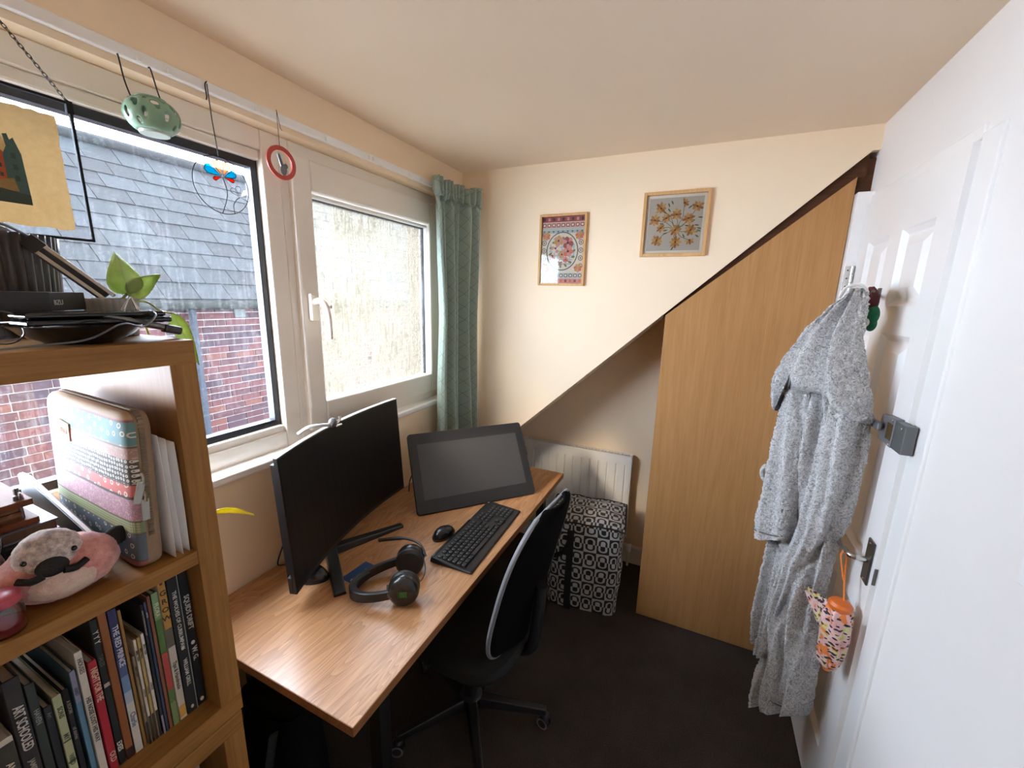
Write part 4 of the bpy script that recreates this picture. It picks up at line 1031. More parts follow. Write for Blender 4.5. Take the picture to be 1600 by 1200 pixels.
MB().lathe([(.026, .030), (.030, .036), (.031, .034)], 32, cap=False).build('rim', gm, t, smooth=True, solid=.003)
for yy in (-.032, .034): MB().tube(smooth_path([(-.05, yy*.9, .126), (-.044, yy*.95, .122), (-.03, yy, .07), (-.012, yy, .03)], 5), .0016, 6).build('cord', cord_m, t)
# stained glass disc
t = thing('stained_glass_disc', 'wire ring suncatcher with blue, red and peach glass flower petals', 'suncatcher', (.04, .700, 1.937))
def ring3(r, tr, n=56, c=(0, 0)): return MB().tube([(0, c[0]+r*math.cos(2*PI*k/n), c[1]+r*math.sin(2*PI*k/n)) for k in range(n)], tr, 6, closed=True)
ring3(.071, .0011).build('wire_ring', iron, t, smooth=True)
def cglass(name, col):
    m, nt, p = base(name); nt.n.remove(p); out = nt.n['Material Output']; c = col + (1,)
    a = nt.node('ShaderNodeBsdfTransparent'); a.inputs[0].default_value = c; b_ = nt.node('ShaderNodeBsdfTranslucent'); b_.inputs[0].default_value = c
    mx = nt.node('ShaderNodeMixShader'); mx.inputs[0].default_value = .35; nt.l.new(a.outputs[0], mx.inputs[1]); nt.l.new(b_.outputs[0], mx.inputs[2]); nt.l.new(mx.outputs[0], out.inputs[0]); return m
gb, gr_, gp, gc = cglass('blue_glass', (.01, .36, .48)), cglass('red_glass', (.62, .06, .03)), cglass('peach_glass', (.72, .40, .24)), cglass('clear_petal_glass', (.92, .93, .93))
fc = (.004, .022)
def gp_(a, spread, r0, r1): return [(0, fc[0]+r*math.cos(q), fc[1]+r*math.sin(q)) for r, q in ((.004, a), (r0, a-spread), (r1, a-spread*.45), (r1, a+spread*.45), (r0, a+spread))]
for a, m_, nm, ln in ((202, gr_, 'red', .026), (160, gb, 'blue', .046), (112, gp, 'peach', .040), (68, gp, 'peach', .040), (24, gb, 'blue', .038), (-8, gr_, 'red', .030)):
    g = gp_(math.radians(a), .30 if nm != 'red' else .2, ln*.86, ln); o = MB().prism(g, (.002, 0, 0)).build('glass_petal', m_, t, fixn=True); o['label'] = nm + ' glass petal'
    MB().tube([tuple(Vector(p)+Vector((.001, 0, 0))) for p in g], .0011, 5, closed=True).build('lead_line', iron, o)
fc = (.045, -.020)
for a in (45, 95, 0, 140): MB().tube([tuple(Vector(p)) for p in gp_(math.radians(a), .32, .024, .028)], .0008, 5, closed=True).build('lead_line', iron, t)
MB().prism(gp_(math.radians(45), .3, .024, .028), (.002, 0, 0)).build('glass_petal', gc, t, fixn=True)
MB().tube(smooth_path([(0, .004, .022), (0, .012, -.01), (0, .008, -.035), (0, -.006, -.07)], 6), .0012, 6).build('stem', iron, t)
MB().tube(smooth_path([(0, .045, -.02), (0, .034, -.03), (0, .026, -.045), (0, .027, -.065)], 6), .001, 6).build('stem', iron, t)
mb = MB().tube([(0, .0, .071), (-.012, .001, .16), (-.018, .002, .245)], .0012, 6); mb.tube(smooth_path([(-.018, .002, .25), (-.016, -.004, .24), (-.016, -.003, .215), (-.014, -.006, .205)], 4), .0016, 6); mb.build('cord', cord_m, t)
# red ring with a bird
t = thing('red_ring_suncatcher', 'small red ring with a grey bird perched inside, hung on a thread', 'suncatcher', (.04, .882, 2.043))
mb = MB(); nn = 48
vs = []
for k in range(nn):
    a = 2*PI*k/nn
    for r, x in ((.0345, 0), (.0345, .004), (.047, .004), (.047, 0)): vs.append((x, r*math.cos(a)*1.02, r*math.sin(a)))
mb.add(vs, [(k*4+j, k*4+(j+1) % 4, ((k+1) % nn)*4+(j+1) % 4, ((k+1) % nn)*4+j) for k in range(nn) for j in range(4)]); mb.build('ring', mat('coral_red', '#b8463c', .4), t, fixn=True)
gs = mat('grey_bird', (.16, .17, .20), .35, .3)
mb = MB(); mb.ball((.002, .006, -.018), (.003, .011, .016)); mb.ball((.002, .014, -.006), (.003, .007, .007)); mb.prism([(.0, -.012, .022), (.0, -.004, .024), (.0, .008, -.01), (.0, -.002, -.012)], (.003, 0, 0)); mb.build('bird', gs, t, smooth=True)
MB().prism([(.0, .013, -.022), (.0, .022, -.014), (.0, .022, -.030), (.0, .012, -.034)], (.003, 0, 0)).build('bird_wing', steel, t)
MB().tube([(0, 0, .047), (-.014, .01, .15)], .0008, 5).build('thread', cord_m, t); MB().tube([(-.014, .01, .15), (-.008, .014, .10), (-.006, .018, .095)], .0008, 5).build('thread', cord_m, t)

# ------------------------------------------------------------------ bathrobe on the door
def fleece_mat(name, a, b):
    m, nt, p = base(name); v = nt.coord(); n = nt.noise(v, 75, 4, .78, 2.0); n2 = nt.noise(v, 380, 2, .6)
    f = nt.math('ADD', nt.math('MULTIPLY', n, .7), nt.math('MULTIPLY', n2, .3))
    nt.l.new(nt.ramp(f, [(.38, srgb(a)), (.56, srgb(b))]), p.inputs['Base Color']); p.inputs['Roughness'].default_value = .95
    p.inputs['Specular IOR Level'].default_value = .1; p.inputs['Sheen Weight'].default_value = .35; p.inputs['Sheen Roughness'].default_value = .5
    nt.l.new(nt.bump(f, 1., .012), p.inputs['Normal']); return m
fl_m = fleece_mat('grey_fleece', '#817f7e', '#f4f3f2')
robe = thing('bathrobe', 'fluffy pale grey hooded bathrobe hanging on the back of the white door', 'robe', (1.60, 1.50, .2))
RO = Vector((1.60, 1.50, .2))
def rp3(s_, z, n): return Vector((1.56+.7071*s_-.7071*n, 1.56-.7071*s_-.7071*n, z)) - RO
def fluff(p, amp): 
    q = p*48; return amp*(noise.noise(q)*.5 + abs(noise.noise(q*2.3))*1.0 + noise.noise(q*4.5)*.35)
def robe_piece(name, L, R, ztop, hem, n0, dep, fold, nu=110, nv=110, amp=.0065, back=.5, smooth_top=0):
    def fn(u, v):
        th = 2*PI*u; c, s_ = math.cos(th), math.sin(th)
        zh = hem(c) if s_ > 0 else hem(c)*.6 + hem(-1)*.2 + hem(1)*.2
        z = lerp(ztop, zh, v); l, r = interp(L, z), interp(R, z); mid, hf = (l+r)/2, (r-l)/2
        sc = abs(c)**.8*(1 if c > 0 else -1); d = dep(z) if callable(dep) else dep
        k = abs(s_)**.7*(1 if s_ > 0 else -1)
        n = (n0(z) if callable(n0) else n0) + (d*k if k > 0 else d*back*k) + (fold(sc, z)*max(0, s_)**.5 if s_ > 0 else 0)
        e_ = max(0, (v-.965)/.035); d *= 1-.45*e_*e_; hf *= 1-.06*e_*e_
        p = rp3(mid + hf*sc, z, n)
        return tuple(p + Vector((.7071*sc-.7071*k, -.7071*sc-.7071*k, 0)).normalized()*fluff(p, amp)*(1-.6*e_))
    nu = int(nu*1.5); nv = int(nv*1.4); mb = MB(); mb.grid(fn, nu, nv, True)
    b = len(mb.v); w_ = nu
    mb.f.append(tuple(range(w_))[::-1]); mb.mi.append(0); mb.uv.append(None); mb.f.append(tuple(range(b-w_, b))); mb.mi.append(0); mb.uv.append(None)
    return mb.build(name, fl_m, robe, smooth=True, ang=180, fixn=True)
def T(*p): return sorted(p)
sin = math.sin
# T tables are sorted by z ascending
hemH = lambda c: interp([(-1, 1.315), (-.80, 1.325), (-.62, 1.425), (-.45, 1.452), (-.1, 1.43), (.3, 1.412), (.65, 1.385), (1, 1.345)], c)
robe_piece('hood', T((1.70, .135), (1.66, .09), (1.58, .033), (1.49, -.008), (1.42, -.033), (1.30, -.02)), T((1.70, .158), (1.66, .166), (1.58, .168), (1.518, .183), (1.466, .20), (1.379, .226), (1.33, .235)), 1.712, hemH,
           lambda z: .035, lambda z: .022+.075*min(1, (1.72-z)/.25), lambda c, z: .016*sin(9*c+6*z) - .030*math.exp(-((c-.42-(1.5-z)*.8)/.13)**2), 120, 90)
robe_piece('hood_lining', T((1.5, .0), (1.3, .005)), T((1.5, .12), (1.3, .11)), 1.50, lambda c: 1.30, .01, .045, lambda c, z: 0, 60, 40, .003)
robe_piece('body', T((1.46, .03), (1.18, .02), (1.0, .035), (.87, .05), (.67, .045), (.45, .062), (.31, .045), (.17, .05)),
           T((1.46, .19), (1.266, .226), (1.064, .224), (.943, .202), (.83, .198), (.71, .194), (.486, .217), (.34, .222)), 1.46, lambda c: .255-.07*(-c)*.9 if c < 0 else .255+.09*c,
           lambda z: .01, lambda z: .055+.015*sin(5*z), lambda c, z: .018*sin(2*PI*(1.25*c + 1.3*z)) + .010*sin(2*PI*(2.3*c - 1.1*z)+1), 130, 200)
robe_piece('skirt_back', T((1.0, .01), (.806, -.016), (.668, -.025), (.521, -.037), (.40, -.02)), T((1.0, .10), (.67, .08), (.4, .075)), 1.0, lambda c: .40+.04*(c+1)*.5, -.02, .045, lambda c, z: .014*sin(2*PI*(1.1*c+.8*z)+2), 80, 100)
robe_piece('sleeve', T((1.40, .015), (1.18, -.004), (1.05, -.012), (.93, -.028), (.87, -.018)), T((1.40, .09), (1.15, .10), (.93, .094), (.87, .088)), 1.40, lambda c: .875+.03*c, lambda z: .055, .048, lambda c, z: .010*sin(2*PI*(.9*c+1.6*z)), 90, 110)
robe_piece('front_edge', T((1.40, .13), (1.15, .135), (1.0, .12), (.80, .085), (.60, .055), (.42, .05)), T((1.40, .215), (1.15, .21), (1.0, .195), (.80, .135), (.60, .10), (.42, .085)), 1.41, lambda c: .43, lambda z: .055+.01*sin(7*z), .030, lambda c, z: .006*sin(2*PI*(1.2*c+2*z)), 60, 150)
mb = MB(); cL = rp3(-.028, 1.085, .05)
mb.tube([tuple(cL + Vector((-.5, .5, 0))*.020*math.cos(q*PI/10)*1.2 + Vector((0, 0, 1))*.026*math.sin(q*PI/10) + Vector((1, 1, 1))*.003*noise.noise(Vector((q, 0, 0)))) for q in range(20)], .0075, 8, closed=True); mb.build('belt_loop', fl_m, robe, smooth=True)
for (zz, l, r, n) in ((.905, -.020, .094, .112), (.305, .055, .20, .078)):
    mb = MB().tube([tuple(rp3(lerp(l, r, k/14), zz+(.06*(k/14-.5) if zz < .5 else .03*(k/14-.5)), n-.028*abs(2*k/14-1)**3)) for k in range(15)], .002, 6); mb.build('hem_seam', mat('dark_stitching', (.12, .12, .12), .9), robe)
mb = MB(); pts = smooth_path([tuple(rp3(.115, 1.685, .07)), tuple(rp3(.135, 1.715, .075)), tuple(rp3(.155, 1.718, .05)), tuple(rp3(.16, 1.70, .03))], 5); mb.tube(pts, .005, 6, rz=.003); mb.build('hanging_loop', mat('white_tape', (.75, .72, .68), .8), robe, smooth=True)
# hook with a knitted toy on it
hk = thing('door_hook', 'small dark hook on the white door holding the robe', 'hook', (1.748, 1.66, 1.70))
mb = MB().box((-.004, -.012, -.03), (0, .012, .02)); mb.tube(smooth_path([(-.004, 0, .0), (-.03, -.05, -.010), (-.055, -.12, -.012), (-.066, -.17, .006)], 5), .005, 8); mb.build('hook', dark_steel, hk, smooth=True)
ty = thing('knitted_hat', 'dark red and green knitted bobble hat hung on the hook above the robe', 'hat', (1.690, 1.525, 1.62))
kn = lambda n_, c: mat(n_, c, .95, var=.25, vscale=200, bump=.8, bscale=420, bdist=.004)
mb = MB(); mb.grid(lambda u, v: ((.020*sin(PI*min(1, .12+v*.88))**.6)*math.cos(2*PI*u), (.040*sin(PI*min(1, .15+v*.7))**.7)*math.sin(2*PI*u)+.012*v, .025+.075*v), 24, 14, True); mb.build('red_crown', kn('dark_red_knit', '#4a1218'), ty, smooth=True)
mb = MB(); mb.ball((.004, -.020, .018), (.018, .022, .030)); mb.ball((.008, -.014, -.008), (.014, .016, .022)); mb.build('green_band', kn('green_knit', '#12603c'), ty, smooth=True)
MB().ball((-.010, -.034, -.004), (.008, .008, .012)).build('white_pompom', kn('white_wool', '#d8d0c4'), ty, smooth=True)

# ------------------------------------------------------------------ folded umbrella
def umb_mat():
    m, nt, p = base('patterned_umbrella_fabric'); v = nt.coord('Object', (1, 1, .7))
    n = nt.noise(v, 21, 2, .5, 1.2); c = nt.ramp(n, [(.0, srgb('#d97b3a')), (.40, srgb('#d8a8a4')), (.49, srgb('#e0beb8')), (.54, srgb('#cdc88a')), (.60, srgb('#dc8a45')), (.70, srgb('#c9662c'))], 'CONSTANT')
    d = nt.voronoi(nt.coord('Object', (1.0, 1.0, 2.0), (.5, .4, 0)), 52); l = nt.math('LESS_THAN', d, .36)
    nt.l.new(nt.mix(l, c, srgb('#2b2330')), p.inputs['Base Color']); p.inputs['Roughness'].default_value = .55; return m
um = thing('folded_umbrella', 'small folded floral umbrella with orange cap hanging from the door lever', 'umbrella', (1.697, 1.300, .60))
uf = umb_mat()
def ub(u, v):
    a = 2*PI*u; r = interp([(0, .012), (.08, .026), (.3, .031), (.7, .037), (.93, .034), (1, .026)], v) * (1+.10*math.cos(6*a+7*v)+.05*sin(11*a))
    return (r*math.cos(a), r*sin(a), .0 + .205*v)
mb = MB(); mb.grid(ub, 48, 24, True); mb.build('folded_canopy', uf, um, smooth=True, ang=60)
om = mat('orange_plastic', '#cf6a2a', .35)
MB().lathe([(.020, .198), (.029, .204), (.030, .216), (.024, .224), (.01, .227)], 24).build('orange_cap', om, um, smooth=True)
MB().lathe([(.004, -.014), (.011, -.008), (.012, .006)], 16).build('orange_ferrule', om, um, smooth=True)
mb = MB(); mb.prism([(-.018, .026, .200), (-.060, .165, .160), (-.020, .026, .090)], (-.003, -.004, 0)); mb.prism([(-.024, .028, .185), (-.055, .125, .158), (-.026, .028, .110)], (-.004, -.006, 0)); mb.build('loose_fabric_flap', uf, um, fixn=True)
for q in (-.003, .003): MB().tube([(.008, .006+q, .222), (.004, .03+q, .30), (.002, .036+q, .352), (-.008, .037+q, .365), (-.012, .035+q, .350), (.002, .026+q, .28)], .0016, 6).build('wrist_cord', mat('orange_cord', '#d9772f', .6), um, smooth=True)

# ------------------------------------------------------------------ on the middle shelf
SZ = 1.2045
def sleeve_mat():
    m, nt, p = base('banded_sleeve_fabric'); c = nt.node('ShaderNodeUVMap'); xyz = nt.sep(c.outputs[0]); u, v = xyz[0], xyz[1]
    bands = [(.0, '#9a5a55'), (.07, '#54606a'), (.25, '#a8ab78'), (.33, '#a87f88'), (.47, '#4e4a48'), (.485, '#c96a62'), (.565, '#4a443d'), (.72, '#a88574'), (.79, '#8f8a74'), (.805, '#5f8a8c'), (.945, '#b9706c'), (.96, '#b79c7c')]
    col = nt.ramp(v, [(a, srgb(h_)) for a, h_ in bands], 'CONSTANT')
    cc_ = nt.node('ShaderNodeCombineXYZ'); nt.l.new(nt.math('MULTIPLY', u, 1.16), cc_.inputs[0]); nt.l.new(v, cc_.inputs[1])
    vd = nt.voronoi(cc_.outputs[0], 34, rnd=.25, dims='2D'); fine = nt.math('MULTIPLY', nt.math('LESS_THAN', vd, .33), nt.math('GREATER_THAN', vd, .12))
    inb = nt.math('MULTIPLY', nt.math('GREATER_THAN', v, .565), nt.math('LESS_THAN', v, .72))
    vb = nt.voronoi(cc_.outputs[0], 13, rnd=.55, dims='2D'); fl1 = nt.math('MULTIPLY', nt.math('LESS_THAN', vb, .22), nt.math('GREATER_THAN', vb, .12))
    in2 = nt.math('ADD', nt.math('MULTIPLY', nt.math('GREATER_THAN', v, .805), nt.math('LESS_THAN', v, .945)), nt.math('MULTIPLY', nt.math('GREATER_THAN', v, .07), nt.math('LESS_THAN', v, .25)))
    in2 = nt.math('ADD', in2, nt.math('MULTIPLY', nt.math('GREATER_THAN', v, .485), nt.math('LESS_THAN', v, .565)))
    lace = nt.math('GREATER_THAN', nt.noise(cc_.outputs[0], 55, 3, .6, 1.5), .56)
    in3 = nt.math('ADD', nt.math('MULTIPLY', nt.math('GREATER_THAN', v, .33), nt.math('LESS_THAN', v, .47)), nt.math('MULTIPLY', nt.math('GREATER_THAN', v, .72), nt.math('LESS_THAN', v, .79)))
    chk = nt.voronoi(cc_.outputs[0], 60, rnd=0., dims='2D'); in4 = nt.math('MULTIPLY', nt.math('MULTIPLY', nt.math('GREATER_THAN', v, .25), nt.math('LESS_THAN', v, .33)), nt.math('GREATER_THAN', chk, .42))
    col = nt.mix(nt.math('MULTIPLY', fine, inb), col, srgb('#d9d2bf')); col = nt.mix(nt.math('MULTIPLY', fl1, in2, clamp=True), col, srgb('#e0d6c0'))
    col = nt.mix(nt.math('MULTIPLY', nt.math('MULTIPLY', lace, in3), .6), col, srgb('#d8b9b4')); col = nt.mix(nt.math('MULTIPLY', in4, .7), col, srgb('#5b6a5a'))
    for e in (.07, .25, .33, .475, .565, .795, .95):
        l = nt.math('LESS_THAN', nt.math('ABSOLUTE', nt.math('SUBTRACT', v, e)), .005); col = nt.mix(nt.math('MULTIPLY', l, .8), col, srgb('#55473c'))
    nt.l.new(col, p.inputs['Base Color']); p.inputs['Roughness'].default_value = .7
    nt.l.new(nt.bump(nt.noise(nt.coord(), 500, 2), .25, .001), p.inputs['Normal']); return m
sl = thing('laptop_sleeve', 'padded laptop sleeve printed with floral stripes standing on the shelf', 'sleeve', (.295, .250, SZ), 0, None, (math.radians(-3), 0, math.radians(-2)))
sw, sh, st = .158, .268, .036
def shp(n=7, r=.026): return [(x-sw, z) for x, z, _ in rrect(2*sw, sh, r, 0, n)]
P2 = shp(); mb = MB(); N2 = len(P2)
cen = (0, sh/2)
def lay(sc, y): return [(cen[0]+(x-cen[0])*sc, y, cen[1]+(z-cen[1])*sc) for x, z in P2]
rings = [lay(.0, -.004), lay(.5, -.0045), lay(.9, -.002), lay(.965, .001), lay(.995, .006), lay(1, .012)]
vs = [p for r in rings for p in r]; fs = []; uvs = []
for k in range(len(rings)-1):
    for q in range(N2):
        f = (k*N2+q, k*N2+(q+1) % N2, (k+1)*N2+(q+1) % N2, (k+1)*N2+q); fs.append(f); uvs.append([((vs[i][0]+sw)/(2*sw), min(.999, max(0, vs[i][2]/sh))) for i in f])
mb.add(vs, fs, 0, uvs); mb.build('front_panel', sleeve_mat(), sl, smooth=True, ang=60, fixn=True)
mb = MB(); rings = [lay(1, .012), lay(1.0, .015), lay(1.002, .023), lay(1, .026), lay(.985, .032), lay(.9, .035), lay(0, .035)]; vs = [p for r in rings for p in r]
mb.add(vs, [(k*N2+q, k*N2+(q+1) % N2, (k+1)*N2+(q+1) % N2, (k+1)*N2+q) for k in range(len(rings)-1) for q in range(N2)]); mb.build('back_panel', mat('sleeve_tan_edge', '#8b7258', .75, var=.2, vscale=120), sl, smooth=True, ang=60, fixn=True)
mb = MB(); pth = [Vector((x, .019, z)) for x, z in P2]
tot = 0
for i in range(N2):
    a, b = pth[i], pth[(i+1) % N2]; seg = (b-a).length; k = max(1, int(seg/.0035))
    for j in range(k):
        p = a.lerp(b, j/k); o_ = Vector((p.x, 0, p.z-sh/2)); 
        if p.z > .06: mb.box((p.x-.001+.0006, .0155, p.z-.001), (p.x+.001+.0016*(1 if p.x > sw*.9 else 0), .0225, p.z+.001+.0016*(1 if p.z > sh*.93 else 0)))
mb.build('zip_teeth', mat('bronze_zip', '#7d6a50', .45, .4), sl)['kind'] = 'stuff'
mb = MB(); mb.prism([(-.082, -.0065, .196), (-.041, -.0065, .190), (-.041, -.0065, .222), (-.082, -.0065, .226)], (0, .003, 0)); lp = mb.build('label_patch', mat('tan_leather', '#d3a06b', .6), sl, bevel=.0008, fixn=True)
text('label_script', 'fabb.0', .013, mat('label_ink', '#8a5a30', .7), lp, frame_mtx((-.078, -.0067, .209), (1, 0, -.12), (0, 0, 1)))
for (xx, zz, a) in ((sw+.002, .165, .25), (sw+.002, .135, .02)):
    mb = MB(); mb.M = Matrix.Translation((xx, .013, zz)) @ Matrix.Rotation(-a, 4, 'X'); mb.box((.004, -.006, -.044), (.006, .005, -.008)); pu = mb.build('zip_pull', mat('metal_zip_pull', (.34, .32, .28), .35, .6), sl, bevel=.001)
    mb = MB(); mb.M = Matrix.Translation((xx, .013, zz)); mb.tube([(0, 0, .004), (.006, 0, -.002), (.005, 0, -.012)], .0025, 6); mb.build('zip_slider', steel, pu)
# loose sheets of paper behind the sleeve
for k in range(7):
    xx = .455 - .012*(k % 3); lb_ = ['nearest the sleeve', 'second from the sleeve', 'third from the sleeve', 'in the middle of the bundle', 'third from the bookcase upright', 'second from the bookcase upright', 'against the bookcase upright'][k]
    mb = MB(); y = .2945 + .0036*k
    mb.grid(lambda u, v: (lerp(xx-.30, xx, u), y + .0006*sin(4*u) - (.005*(1-v)*(7-k)/7 if k < 6 else 0)*0 + .0012*sin(3*v+k), SZ + (.223-.003*k)*v), 8, 6)
    o = mb.build('paper_sheet', paper if k != 2 else mat('grey_paper', (.62, .62, .66), .8), smooth=True, solid=.0008)
    tag(o, 'sheet of white paper standing %s behind the striped sleeve' % lb_ if k != 2 else 'greyish sheet of paper standing third from the striped sleeve', 'paper', 'papers behind the laptop sleeve')
# black box, grey book and flower press
t = thing('black_box', 'black storage box under the grey hardback on the shelf', 'box', (.21, .10, SZ))
part('box_body', (-.11, -.09, 0), (.10, .10, .048), blackm, t, .002); part('box_lid', (-.112, -.092, .048), (.102, .102, .060), blackm, t, .002)
t = thing('grey_hardback', 'large grey hardback lying flat beneath the flower press', 'book', (.205, .115, SZ+.0605))
gk = mat('grey_cloth_cover', '#6a7076', .4, var=.1); mb = MB().box((-.105, -.09, 0), (.097, .094, .0025)); mb.box((-.105, -.09, .017), (.097, .094, .0195)); mb.box((-.105, -.09, .0025), (-.102, .094, .017)); mb.build('cover', gk, t, bevel=.0006)
part('page_block', (-.102, -.087, .0025), (.094, .091, .017), mat('brown_page_edges', '#6b5a45', .8, var=.2, vscale=150), t)
t = thing('flower_press', 'wooden flower press with corner bolts and wing nuts on the grey hardback', 'press', (.215, .112, SZ+.081))
wd = wood('press_wood', '#5a331d', '#85522f', 'X', .5, 2)
part('lower_board', (-.082, -.078, 0), (.082, .078, .010), wd, t, .001); part('upper_board', (-.08, -.076, .032), (.08, .076, .042), wd, t, .001)
for k in range(5): part('blotting_card', (-.070+.002*(k % 2), -.066, .0102+k*.0043), (.068+.002*(k % 3), .064+.002*(k % 2), .0102+k*.0043+.0036), mat('brown_card_%d' % (k % 2), ('#6e4a30', '#8a6442')[k % 2], .8), t)
for bx_, by_ in ((.068, .064), (-.068, .064), (.068, -.064), (-.068, -.064)):
    bo = MB().lathe([(.0028, -.001), (.0028, .062)], 10, c=(bx_, by_, 0)).build('bolt', dark_steel, t, smooth=True)
    mb = MB().lathe([(.006, .042), (.0055, .049), (.004, .050)], 10, c=(bx_, by_, 0))
    for sg in (-1, 1): mb.prism([(bx_+sg*.004, by_-.0012, .043), (bx_+sg*.012, by_-.0012, .047), (bx_+sg*.013, by_-.0012, .056), (bx_+sg*.008, by_-.0012, .057)], (0, .0024, 0))
    mb.build('wing_nut', dark_steel, bo, fixn=True)
t = thing('note_pad', 'pad of pale lined notepaper with a mauve edge on the flower press', 'notepad', (.205, .105, SZ+.1235))
part('pad', (-.065, -.06, 0), (.052, .050, .010), paper, t); part('mauve_edge', (-.065, .034, .010), (.052, .050, .0106), mat('mauve_print', '#b58ab4', .7), t)
for k in range(9): part('printed_line', (-.060, -.055+k*.0095, .0100), (.047, -.0538+k*.0095, .0103), mat('blue_print', '#8fa6c4', .8), t)
t = thing('black_folder', 'black plastic folder leaning between the grey hardback and the striped sleeve', 'folder', (.24, .221, SZ))
mb = MB(); mb.prism([(-.13, .0, 0), (.14, .0, 0), (.14, .0, .052), (-.10, .0, .112), (-.13, .0, .112)], (0, .010, 0)); mb.build('cover', blackp, t, bevel=.001, fixn=True)
mb = MB(); mb.prism([(-.128, .002, .110), (-.10, .002, .110), (.138, .002, .051), (.138, .002, .054), (-.10, .002, .1135), (-.128, .002, .1135)], (0, .005, 0)); mb.build('paper_edge', paper, t, fixn=True)
# plush bird
t = thing('plush_bird', 'round pink plush bird with white speckled face sitting at the shelf edge', 'soft toy', (.405, .172, SZ), math.radians(-13))
def felt(name, a, b, sc=60):
    m, nt, p = base(name); n = nt.noise(nt.coord(), sc, 4, .7); nt.l.new(nt.ramp(n, [(.35, srgb(a)), (.65, srgb(b))]), p.inputs['Base Color']); p.inputs['Roughness'].default_value = .95; p.inputs['Sheen Weight'].default_value = .4; nt.l.new(nt.bump(nt.noise(nt.coord(), 450, 3), .6, .002), p.inputs['Normal']); return m
def blob(c, r, amp=.0015, n=32, m=22):
    mb = MB(); mb.ball((0, 0, 0), (1, 1, 1), n=n, m=m)
    mb.v = [tuple(Vector((c[0]+x*r[0], c[1]+y*r[1], c[2]+z*r[2])) + Vector((x, y, z))*amp*noise.noise(Vector((x*4, y*4, z*4)))) for x, y, z in mb.v]; return mb
blob((0, 0, .045), (.050, .066, .045), .004).build('body', felt('pink_plush', '#b8706a', '#d79c90'), t, smooth=True)
blob((.020, .0, .040), (.036, .044, .030), .002).build('pale_belly', felt('cream_plush', '#c9a896', '#ddc6b4'), t, smooth=True)
blob((.012, -.008, .076), (.034, .036, .036), .002).build('head', felt('white_speckled_plush', '#8f837f', '#dccfc6', 110), t, smooth=True)
bk_ = mat('black_felt', (.012, .010, .010), .9, bump=.5, bscale=400)
MB().ball((.046, -.008, .070), (.008, .017, .014)).build('beak', bk_, t, smooth=True)
for sg in (-1, 1):
    MB().tube(smooth_path([(.052, -.008+sg*.010, .063), (.050, -.008+sg*.022, .060), (.044, -.008+sg*.034, .064)], 5), [.0055]*6+[.0045]*5, 8).build('beak_edge', bk_, t, smooth=True)
    MB().ball((.036, -.008+sg*.024, .083), .0038, n=10, m=8).build('eye', blackg, t, smooth=True)
mb = MB(); mb.ball((-.008, .066, .062), (.010, .016, .016)); mb.build('tail', bk_, t, smooth=True)
# jars
t = thing('small_jar', 'small glass jar with a red lid and red contents at the shelf front edge', 'jar', (.440, .103, SZ))
MB().lathe([(.018, .001), (.0205, .004), (.0205, .036), (.017, .041), (.017, .046)], 28).build('glass', jar_glass, t, smooth=True)
MB().lathe([(.0165, .003), (.019, .006), (.019, .015)], 24).build('red_contents', mat('red_wax', '#9c1f28', .4, var=.3, vscale=90), t, smooth=True)
MB().lathe([(.0195, .044), (.0205, .046), (.0205, .055), (.018, .057)], 28).build('lid', mat('dusty_red_lid', '#b8505c', .35), t, smooth=True)
t = thing('tall_jar', 'tall dark glass jar of dried plants behind the red-lidded jar', 'jar', (.352, .098, SZ))
MB().lathe([(.034, .001), (.038, .006), (.038, .100), (.030, .116), (.024, .120), (.024, .132)], 32).build('glass', jar_glass, t, smooth=True)
mb = MB(); rj = random.Random(4)
for k in range(40):
    a = rj.uniform(0, 2*PI); r = rj.uniform(0, .026); z = rj.uniform(.008, .07); mb.ball((r*math.cos(a), r*sin(a), z), (.007, .005, .009), n=6, m=4)
mb.build('dried_plants', mat('dried_leaves', '#3d3527', .9, var=.4, vscale=100), t, smooth=True)['kind'] = 'stuff'
MB().lathe([(.026, .130), (.027, .133), (.027, .146), (.024, .148)], 28).build('lid', dark_steel, t, smooth=True)

# ------------------------------------------------------------------ on top of the bookcase
TZ = BT + .0005
t = thing('black_dish', 'shallow black dish heaped with odds and ends on top of the bookcase', 'dish', (.39, .250, TZ))
MB().lathe([(.001, .002), (.040, .0), (.042, .003), (.060, .012), (.074, .026), (.0755, .027), (.073, .0255), (.058, .016), (.038, .007), (.001, .006)], 40, cap=False).build('dish', blackg, t, smooth=True)
t = thing('glasses_case', 'glossy black case lying across the black dish', 'case', (.395, .263, TZ+.027), math.radians(4))
mb = MB().box((-.026, -.078, 0), (.026, .096, .009)); mb.build('case_base', blackg, t, bevel=.003); part('case_lid', (-.026, -.078, .0094), (.026, .088, .019), blackg, t, .004); part('hinge', (-.029, -.02, .006), (-.025, .04, .012), dark_steel, t)
t = thing('black_carton', 'black cardboard box with small pale print on the glasses case', 'box', (.345, .205, TZ+.0465), math.radians(-9))
mb = MB(); mb.prism([(-.03, -.07, 0), (.03, -.07, 0), (.03, .028, 0), (-.03, .075, 0)], (0, 0, .027)); mb.build('carton', blackm, t, bevel=.0008, fixn=True)
text('carton_print', 'BZU', .010, mat('pale_print', (.45, .45, .45), .7), t, frame_mtx((.029, .031, .012), (-.787, .616, 0), (0, 0, 1)))
t = thing('spectacles', 'pair of thin round spectacles at the left of the black dish', 'glasses', (.395, .172, TZ+.002), math.radians(10))
